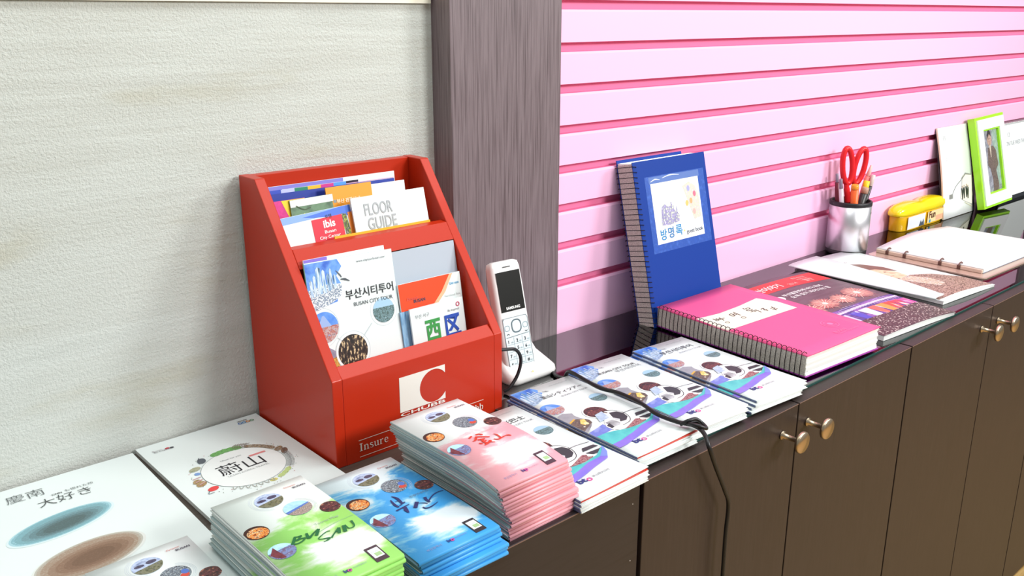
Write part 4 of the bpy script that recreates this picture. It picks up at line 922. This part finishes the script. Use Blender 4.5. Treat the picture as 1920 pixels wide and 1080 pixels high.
# ================================================================== MAGAZINES ON THE GLASS
fm = thing('magazine', 'dark magazine with fireworks over a lit bridge on its cover', 'magazine', (1.2080, -.0700, .0110), (0, 0, R(-4.5)))
fsag = lambda u, v: .0030 * math.sin(u * math.pi) * (1 - .3 * v) - .004 * u ** 4 * v ** 2
m_mauve = photo('dusk_cover', ['5E4650', '6E5560', '553E4A'], 20, st=(.4, 3, 1))
MB().sheet(.196, .272, .0004, 0, m_mauve, prof=fsag, nv=10, nu=12, edge=EDGEW).build('cover', fm); mb = MB()
for i in range(7): mb.sheet(.194, .271, .0009, -.0005 - i * .001, PAPER, prof=lambda u, v, i=i: fsag(u, v) * (1 - i / 7), x0=.0003, y0=-.0003, nv=10, nu=12, edge=EDGEW)
mb.build('pages', fm)
a = Art(.196, .272)
a.poly([(.0, .045), (.5, .045), (1, .035), (1, .20), (.5, .185), (.0, .185)], ink('E03A38'), 1)
a.text('부산이야기', .04, .155, INKW, w=.075, size=.017, bold=.02); a.text('2014', .49, .165, ink('F8C0B8'), w=.022)
for i, t_ in enumerate(('통권 제101호', 'BUSAN STORY', '다이내믹 부산', '월간')): a.text(t_, .66 + .02 * i, .09 + i * .025, ink('F8D0C8'), w=.034 - .004 * i)
a.disc(.11, .285, .0135, INKW, 2, .0095); a.text('부산불꽃축제 바다 위에', .20, .285, INKW, w=.100, bold=.015); a.text('오색 빛이 피어나는 밤', .22, .335, INKW, w=.100, bold=.015)
m_burst = photo('burst_print', ['C86A66', 'E89A88', 'B85058', 'D88478'], 300)
for (u_, v_, r_) in ((.10, .52, .027), (.30, .50, .030), (.52, .51, .028), (.78, .48, .036)):
    for i in range(60):
        t = 2 * math.pi * i / 60 + dr.uniform(-.05, .05); L_ = r_ * dr.uniform(.65, 1.05)
        a.stroke([(u_ + .004 * math.cos(t) / a.w, v_ - .004 * math.sin(t) / a.h), (u_ + L_ * .6 * math.cos(t) / a.w, v_ - L_ * .55 * math.sin(t) / a.h), (u_ + L_ * math.cos(t) / a.w, v_ - L_ * .85 * math.sin(t) / a.h)], [.0005, .0007, .0002], m_burst if i % 3 else ink('F4D0C0'), 3, 2)
    a.disc(u_, v_, r_ * .80, photo('burst_glow', ['8E5458', 'A8686A', '7A4A54'], 120), 2, r_ * .66); a.disc(u_, v_, r_ * .16, ink('F8E4D8'), 4)
a.poly([(0, .62), (1, .60), (1, .86), (0, .86)], photo('harbour_print', ['5A4AA0', '3A3480', '8A5AA8', 'A070C0'], 60, st=(.4, 2, 1)), 1)
a.poly([(0, .655), (1, .63), (1, .648), (0, .675)], photo('bridge_lights', ['F4E8F4', 'C8B8F0', 'F8F4F8', '9A88D8'], 800, interp='CONSTANT'), 3)
for i in range(26): x_ = i / 26; a.stroke([(x_, .672), (x_ + .005, .625 + .02 * math.sin(x_ * 14))], .0006, ink('E8E0F4'), 4, 2)
for (x_, wv_, c_) in ((.03, .10, 'F0F0FF'), (.13, .05, 'D0C8F8'), (.22, .10, '4A48C0'), (.34, .12, 'F0E8F8'), (.46, .10, 'E8685A'), (.56, .12, 'F09A40'), (.66, .12, 'E8442E'), (.78, .10, 'E83A50'), (.88, .12, 'E04A9A')):
    a.poly([(x_, .69), (x_ + wv_, .685), (x_ + wv_ * .8, .80), (x_ + .02, .82)], photo('reflex_' + c_, [c_, c_, c_, 'F4ECF4'], 120, st=(1, .3, 1)), 2)
a.poly([(0, .79), (.5, .81), (1, .775), (1, 1), (0, 1)], P_CROWD, 4)
a.build('print', fm, prof=fsag, nv=10, nu=12)

om = thing('magazine', 'open magazine with rolled page showing a woman in lace and wide hat', 'magazine', (1.4350, -.0480, .0095), (0, 0, R(-4.0)))
def oprof(u, v):
    return .0022 * math.sin(u * math.pi) - .003 * u ** 3 * v ** 2
def roll(u, v):  # left page rolled over
    return .0
MB().sheet(.170, .276, .0004, 0, GLOSSP, prof=oprof, nv=10, nu=10, edge=EDGEW).build('page', om); mb = MB()
for i in range(5): mb.sheet(.169, .275, .0009, -.0005 - i * .0011, PAPER, prof=lambda u, v, i=i: oprof(u, v) * (1 - i / 5), x0=.0002, y0=-.0004, nv=10, nu=10, edge=EDGEW)
mb.build('pages', om)
# the rolled-back left leaf
mb = MB(); nv_, nu_ = 12, 12; grid = []
for j in range(nv_ + 1):
    v = j / nv_; row = []
    for i in range(nu_ + 1):
        t = i / nu_; ang = t * math.pi * .95
        wr = .030 * (1 - .25 * v); xx = .034 - t * .0 - wr * math.sin(ang) * 1.25 - .002; zz = .0030 + .0105 * (1 - math.cos(ang)) * .5 * (1 - .30 * v)
        xx = (.055 * (1 - t) ** 1.6 - .042 * math.sin(ang)) * (1 - .72 * v * v) + .01 * t
        row.append(mb.bm.verts.new((xx, -.006 - v * .262 + .004 * math.sin(ang), -.0045 + .0135 * ((1 - t) ** .6) * (1 - .2 * v))))
    grid.append(row)
ix = mb.mi(GLOSSP)
for j in range(nv_):
    for i in range(nu_):
        f_ = mb.bm.faces.new((grid[j][i], grid[j][i + 1], grid[j + 1][i + 1], grid[j + 1][i])); f_.material_index = ix; f_.smooth = True
o = mb.build('rolled_page', om); md = o.modifiers.new('thick', 'SOLIDIFY'); md.thickness = .0003
a = Art(.170, .276)
skin = photo('skin_print', ['E8B890', 'F4D8B8', 'D89870'], 60); lace = photo('lace_print', ['5E4038', '7A584A', 'C8A898', '654840', 'D8C0B0'], 300, st=(1, 1.7, 1), detail=2, interp='CONSTANT'); brown = ink('7A5A4A')
a.text('SEE', .30, .17, ink('8A8A7A'), w=.02); a.text('C', .16, .20, ink('6A7A60'), w=.012); a.text('RIO', .40, .20, ink('8A8A7A'), w=.012)
a.poly([(.22, .26), (.36, .20), (.52, .27), (.62, .40), (.60, .50), (.46, .42), (.30, .36), (.20, .30)], brown, 2)
a.poly([(.28, .36), (.46, .40), (.56, .50), (.52, .60), (.38, .62), (.26, .54), (.24, .44)], skin, 3)
a.stroke([(.33, .45), (.37, .44)], .0008, INKK); a.stroke([(.42, .475), (.46, .475)], .0008, INKK); a.stroke([(.34, .545), (.39, .555)], .0010, ink('B84A3A'))
a.poly([(.20, .55), (.40, .62), (.55, .60), (.80, .66), (.99, .80), (.99, .985), (.62, .98), (.34, .97), (.01, .97), (.01, .64), (.10, .57)], lace, 2)
a.poly([(.30, .61), (.50, .60), (.62, .70), (.58, .82), (.44, .84), (.36, .72)], photo('jewel_print', ['F0E0D0', 'D8C0A0', 'A89080', 'F4ECE0', '6A5A58'], 240), 3)
a.stroke([(.0, .80), (.10, .88), (.22, .93)], .0012, PAPER, 4)
a.build('print', om, prof=oprof, nv=10, nu=10)

# clip file with white paper
m_file = base('clear_brown_cover', 'B89C8C', .2, 0, .5, .4)
cf = thing('clip_file', 'open clip file of white paper on a clear brown cover', 'clip file', (1.6480, -.0930, .0032), (0, 0, R(-1.5)))
rr0 = [(p_[0], p_[1]) for p_ in rrect(-.030, .300, -.215, .004, 0, .012)]
MB().prism(rr0, 'z', .0, .0022, m_file).build('cover', cf)
pc = lambda u, v: .0085 * (max(0, 1 - v * 1.6)) * math.sin(min(1, u * 1.05) * math.pi) ** 1.0 + .0008
mb = MB()
for i in range(6): mb.sheet(.290, .2, .0011, .0100 - i * .0013, PAPER, prof=lambda u, v, i=i: pc(u, v) * (1 - i / 6), nv=10, nu=16, edge=EDGEW if i != 5 else ink('5A6A88'))
mb.build('paper', cf)
MB().box((-.0030, -.199, .0024), (.0012, -.001, .0092), base('cream_spine', 'E4CDB8', .5), .001).build('spine', cf)
for v_ in (.115, .285, .62, .79):
    mb = MB(); pts = []
    for k_ in range(13):
        t = R(200 - 230 * k_ / 12); pts.append((.004 + .0075 * math.cos(t), -.2 * v_, .0078 + .0062 * math.sin(t)))
    mb.tube(pts, .0014, base('brown_ring', '6A4A40', .4), 8); mb.box((-.0042, -.2 * v_ - .0032, .0026), (.0004, -.2 * v_ + .0032, .0098), base('brown_ring', '6A4A40', .4), .0008); mb.build('ring', cf)

# ================================================================== PEN CUP
m_steel = base('brushed_steel', 'EAE8EC', .36, 1.0)
mix = objco(m_steel, (1, 1, 1)); m_black = base('black_plastic', '1C1C20', .4)
CX, CY = 1.615, -.0480
pc_ = thing('pen_cup', 'brushed steel pen cup with black rims by the pink wall', 'pen cup', (CX, CY, GZ))
MB().lathe([(.0362, .0085), (.0382, .0095), (.0382, .0945), (.0362, .0955), (.0352, .0955), (.0352, .0110), (.0362, .0085)][:6], (0, 0, 0), m_steel, 56).build('body', pc_)
MB().lathe([(.0350, .0), (.0368, .001), (.0374, .0095), (.0350, .0100)], (0, 0, 0), m_black, 56).build('base', pc_)
mb = MB(); rim = [(.0384, .0930), (.0388, .0945), (.0388, .1000), (.0378, .1014), (.0352, .1014), (.0342, .1000), (.0342, .0115)]
mb.lathe(rim, (0, 0, 0), m_black, 56); mb.build('rim', pc_)
a = Art(.02, .01)
vs, fs, x0_, x1_, y0_, y1_ = glyphs('LEXON', .02); kk = .0145 / (x1_ - x0_); ixk = MB(); I0 = ixk.mi(INKK); NV = []
for p_ in vs:
    ang = R(-78) + ((p_.x - x0_) * kk) / .0383; NV.append(ixk.bm.verts.new((.0384 * math.cos(ang), .0384 * math.sin(ang), .0785 + (p_.y - y0_) * kk)))
for f_ in fs:
    try: ixk.bm.faces.new([NV[i] for i in f_])
    except ValueError: pass
ixk.build('lettering', pc_)
def stick(name, label, cat, p0, p1, parts, group='pens in the steel cup'):
    """a pen from p0 (in the cup) to p1; parts = (name, from, to, radius, material)"""
    p0 = Vector(p0) + Vector((CX, CY, GZ)); p1 = Vector(p1) + Vector((CX, CY, GZ)); d = p1 - p0; L_ = d.length
    o = thing(name, label, cat, p0, d.to_track_quat('Z', 'Y').to_euler(), group)
    for (nm, t0, t1, r0, r1, m) in parts:
        MB().lathe([(r0 * .8, t0 * L_), (r0, t0 * L_ + .0006), (r1, t1 * L_ - .0006), (r1 * .75, t1 * L_)], (0, 0, 0), m, 16).build(nm, o)
    return o
Rd = ink('D82028', .3); m_clear = base('clear_plastic', 'D8D0D8', .2); m_or = ink('EE6A2A', .35); m_mar = ink('6A2030', .35); m_sal = ink('F0807A', .35); m_yel = ink('F0D020', .35); m_dk = base('dark_barrel', '2E2A2A', .35)
stick('pen', 'clear pen leaning furthest left in the cup', 'pen', (-.012, .0, .014), (-.0400, .004, .146), [('barrel', 0, .86, .0042, .0042, m_clear), ('cap', .86, 1, .0036, .0030, base('grey_cap', '8A8090', .35))])
stick('pen', 'maroon tipped pen standing behind the orange one', 'pen', (-.004, .016, .014), (-.0250, .0205, .152), [('barrel', 0, .88, .0042, .0042, m_mar), ('clicker', .88, 1, .0030, .0030, base('grey_cap', '8A8090', .35))])
stick('marker', 'orange marker with amber end at the front left of the cup', 'marker', (-.004, -.014, .014), (-.0240, -.0170, .136), [('barrel', 0, .93, .0064, .0070, m_or), ('end_cap', .93, 1, .0071, .0066, ink('E89828', .35))])
stick('pen', 'dark pen with a yellow band at the middle of the cup', 'pen', (.004, -.012, .014), (.0200, -.017, .138), [('barrel', 0, .80, .0050, .0050, m_dk), ('band', .80, 1, .0056, .0056, m_yel)])
stick('pen', 'salmon pink pen leaning right behind the scissors', 'pen', (.010, .006, .014), (.0450, -.010, .164), [('barrel', 0, .86, .0050, .0056, m_sal), ('tip', .86, 1, .0046, .0022, ink('F8C0BC', .35))])
stick('pen', 'thin dark pen with pale clip at the right rim', 'pen', (.013, -.004, .014), (.0420, -.018, .147), [('barrel', 0, .84, .0040, .0042, m_dk), ('cap', .84, 1, .0044, .0040, base('pale_cap', 'D8C8C4', .3))])
stick('pen', 'short dark marker with squared end at the front of the cup', 'marker', (.0, -.006, .014), (.0070, -.0225, .128), [('barrel', 0, .9, .0062, .0066, m_dk), ('end_cap', .9, 1, .0067, .0067, base('tan_cap', 'B8907A', .4))])
# scissors, handles up
sc_ = thing('scissors', 'red-handled scissors standing handles up in the steel cup', 'scissors', (CX - .004, CY + .004, GZ + .016), (R(-3), R(4), R(-24)))
m_blade = base('scissor_steel', 'B8B4B4', .25, 1.0)
MB().prism([(-.0045, .0), (.001, .0), (.006, .092), (-.004, .092)], 'y', -.0012, .0, m_blade).build('blade', sc_); MB().prism([(-.001, .0), (.0045, .0), (.004, .092), (-.006, .092)], 'y', .0002, .0014, m_blade).build('blade', sc_)
for s_ in (-1, 1):
    mb = MB(); cx_ = s_ * .0150; P = []
    for k_ in range(28):
        t = 2 * math.pi * k_ / 28; P.append((cx_ + s_ * .0 + .0112 * math.cos(t) + s_ * .005 * math.sin(t), s_ * .0015, .1490 + .0330 * math.sin(t) * (1.0 if math.sin(t) > 0 else 1.0)))
    mb.tube(P, .0052, Rd, 10, closed=True)
    mb.tube(catmull([(cx_ * .9, s_ * .0015, .1200), (s_ * .010, s_ * .0012, .1060), (s_ * .0052, s_ * .0008, .0900), (s_ * .003, s_ * .0008, .0800)], 5), [.0048] * 5 + [.0056] * 5 + [.0056] * 5 + [.0048], Rd, 10)
    mb.build('handle', sc_)
MB().lathe([(.0030, -.0024), (.0030, .0026)], (0, 0, .082), m_blade, 16, 'y').build('pivot', sc_)

# ================================================================== YELLOW CASE
m_lid = base('yellow_lid', 'F4DC10', .22, 0, .5, .4); m_body = base('amber_body', 'E8B414', .25, 0, .5)
bsdf(m_lid).inputs['Subsurface Weight'].default_value = .0
yc = thing('storage_case', 'yellow plastic case with two-lobed lid by the pink wall', 'plastic case', (1.840, -.0275, GZ))
def bone(sc, k, n=64):
    P = []
    for i in range(n):
        t = 2 * math.pi * i / n; x = math.cos(t); y = math.sin(t)
        ax = abs(x) ** .55 * (1 if x > 0 else -1); ay = abs(y) ** .55 * (1 if y > 0 else -1)
        X = .112 + .1100 * ax * sc; pinch = 1 - .17 * math.exp(-((X - .112) / .022) ** 2)
        P.append((X, .0215 * ay * sc * pinch * k))
    return P
secs = [[(x, y, z) for x, y in bone(s, 1)] for s, z in ((.93, .0), (.95, .002), (.965, .030), (.965, .033))]
MB().loft(secs, m_body).build('body', yc)
secs = []
for s, z in ((.98, .0325), (1.03, .0345), (1.04, .039), (1.0, .047), (.86, .053), (.6, .0565), (.25, .058), (.02, .0583)):
    secs.append([(x, y, z - (.0045 * math.exp(-((x - .112) / .026) ** 2) if z > .042 else 0)) for x, y in bone(s, 1)])
MB().loft(secs, m_lid).build('lid', yc)
a = Art(.20, .028)
a.poly([(.08, .02), (.48, .02), (.47, .98), (.08, .98)], ink('E4E8F0'), 1); a.poly([(.54, .05), (.93, .05), (.93, .95), (.54, .95)], ink('F0D8A0'), 1); a.poly([(.74, .5), (.92, .5), (.92, .9), (.74, .9)], ink('F0B08A'), 2)
a.poly([(.34, .98), (.38, .5), (.41, .75), (.44, .45), (.47, .98)], ink('4A5460'), 2); a.text('Fun', .57, .62, ink('5A2A1A'), w=.030, bold=.02); a.disc(.60, .82, .004, ink('3A9AC8'), 4)
o = a.build('label', yc); o.rotation_euler = (R(90), 0, 0); o.location = (.012, -.0206, .031)

# ================================================================== CALENDARS AND FRAME
m_board = base('black_board', '20222A', .5)
dc = thing('desk_calendar', 'white desk calendar with small group photo, left of the green frame', 'calendar', (2.034, -.0120, .2030), (R(90 - 11.5), 0, 0))
arch = lambda u, v: .004 * math.sin(v * math.pi)
MB().sheet(.168, .2034, .002, -.0042, m_board, x0=.004).build('backing', dc)
mb = MB()
for i in range(4): mb.sheet(.152, .2026, .0007, -.0005 - i * .0009, PAPER, prof=arch, nv=10, edge=base('cream_edge', 'E8D0B0', .6))
mb.build('pages', dc)
a = Art(.152, .206); a.text('11', .14, .14, ink('B8BCBC'), w=.010); a.text('12', .14, .36, ink('C8CCCC'), w=.008)
gy = ink('8A8A84'); ws = base('photo_warm_white', 'F2EADC', .4)
a.poly([(.66, .56), (.78, .54), (.97, .57), (.99, .80), (.97, .90), (.70, .84), (.58, .80)], ws, 1); a.stroke([(.28, .75), (.42, .66), (.62, .60)], .0008, gy, 2); a.poly([(.62, .585), (.76, .535), (.98, .565), (.95, .575), (.76, .555), (.64, .60)], gy, 2); a.rect(.20, .73, .31, .78, gy, 2)
for (x_, v_) in ((0.64, .69), (0.70, .685), (0.78, .68), (0.83, .695)):
    a.disc(x_, v_ - .008, .0028, ink('B8A090'), 4, n=10); a.poly([(x_ - .035, v_ + .005), (x_ + .035, v_ + .005), (x_ + .028, v_ + .06), (x_ + .018, v_ + .13), (x_ - .012, v_ + .13), (x_ - .028, v_ + .06)], ink('2E2E32'), 3); a.poly([(x_ - .006, v_ + .005), (x_ + .006, v_ + .005), (x_, v_ + .03)], INKW, 4)
a.stroke([(.72, .86), (.98, .93)], .0005, ink('D8CCA8'), 2)
a.build('print', dc, prof=arch, nv=10)
dc2 = thing('desk_calendar', 'white desk calendar partly behind the green frame at the right edge', 'calendar', (2.330, -.0165, .1860), (R(90 - 13), 0, 0))
MB().sheet(.27, .188, .002, -.003, m_board).build('backing', dc2); mb = MB()
for i in range(3): mb.sheet(.268, .177, .0006, -.0003 - i * .0008, PAPER, edge=EDGEW)
mb.build('pages', dc2)
mb = MB()
for i in range(44):
    x_ = .006 + i * .0058; pts = [(x_, -.004, .001), (x_, .0015, .003), (x_, .004, -.0005), (x_, .0015, -.004), (x_, -.004, -.0035)]; mb.tube(pts, .0005, INKG, 5)
mb.build('wire_binding', dc2)
a = Art(.268, .177); a.text('12', .30, .19, ink('C8CCD0'), w=.012); a.text('2014', .10, .23, ink('D0D4D8'), w=.018); a.text('SUN MON TUE WED THU FRI SAT', .08, .31, ink('B8BCC0'), w=.22); a.build('print', dc2)

m_lime = base('lime_plastic', 'A6EA1E', .22, 0, .5, .3); m_wf = base('white_frame_plastic', 'F0F0EE', .2, 0, .5, .3)
pf = thing('picture_frame', 'lime green and white picture frame with portrait on the glass', 'picture frame', (2.180, -.0290, .2150), (R(90 - 13.5), 0, R(-3)))
pf.rotation_euler = (Matrix.Rotation(R(-3), 3, 'Z') @ Matrix.Rotation(R(90 - 13.5), 3, 'X') @ Matrix.Rotation(R(2.5), 3, 'Z')).to_euler()
FW, FH, FT = .143, .2100, .016
def frame_ring(mb, u0, v0, u1, v1, b, z0, z1, m, bev=0.0):
    x0_, x1_, y0_, y1_ = u0, u1, -v1, -v0
    o_ = [(x0_, y0_), (x1_, y0_), (x1_, y1_), (x0_, y1_)]; i_ = [(x0_ + b, y0_ + b), (x1_ - b, y0_ + b), (x1_ - b, y1_ - b), (x0_ + b, y1_ - b)]
    for k_ in range(4):
        j_ = (k_ + 1) % 4; t = bmesh.new(); q_ = [o_[k_], o_[j_], i_[j_], i_[k_]]
        A_ = [t.verts.new((p_[0], p_[1], z0)) for p_ in q_]; B_ = [t.verts.new((p_[0], p_[1], z1)) for p_ in q_]
        t.faces.new(A_); t.faces.new(list(reversed(B_)))
        for n_ in range(4): w_ = (n_ + 1) % 4; t.faces.new((A_[n_], B_[n_], B_[w_], A_[w_]))
        bmesh.ops.recalc_face_normals(t, faces=list(t.faces)); mb.add(t, m)
    return mb
frame_ring(MB(), 0, 0, FW, FH, .010, -FT, 0, m_lime).build('outer_rim', pf)
frame_ring(MB(), .006, .006, FW - .006, FH - .006, .024, -.012, .0035, m_wf).build('white_border', pf)
frame_ring(MB(), .029, .029, FW - .029, FH - .029, .0045, -.012, .0012, m_lime).build('inner_rim', pf)
MB().sheet(FW - .008, FH - .008, .003, -FT + .0035, m_board, x0=.004, y0=-.004).build('back', pf)
a = Art(FW - .058, FH - .058)
a.rect(0, 0, 1, 1, photo('portrait_ground', ['8A8A98', 'A0A0AC', '787884', 'B0B4B8'], 60), 0); a.rect(.65, .0, 1, .9, photo('portrait_ground2', ['A8B8B0', '8AA098', 'C0C8C4'], 60), 1)
a.poly([(.34, .30), (.66, .28), (.80, .36), (.86, .58), (.70, .66), (.78, .88), (.74, .99), (.44, .99), (.46, .80), (.38, .62), (.26, .56)], photo('robe_print', ['4A3C3C', '7A6860', '5A4A48', '8A7470'], 160), 2)
a.disc(.47, .17, .0115, photo('face_print', ['A88478', 'C0A090', '8A6A60'], 160), 4, .0160); a.poly([(.36, .10), (.45, .02), (.56, .06), (.58, .14), (.48, .09), (.38, .16)], ink('3A3034'), 5); a.poly([(.43, .27), (.53, .26), (.50, .45), (.47, .45)], ink('C8B8A8'), 4)
a.stroke([(.43, .165), (.46, .165)], .0006, INKK, 6); a.stroke([(.49, .165), (.52, .165)], .0006, INKK, 6); a.stroke([(.455, .215), (.495, .215)], .0006, ink('8A4A44'), 6)
o = a.build('portrait', pf); o.location = (.029, -.029, -.0045)
MB().prism([(-.006, 0), (.006, 0), (.012, -.14), (-.012, -.14)], 'z', 0, .002, m_board).build('easel_leg', pf); bpy.data.objects['easel_leg'].location = (FW / 2, -.045, -FT - .0025)
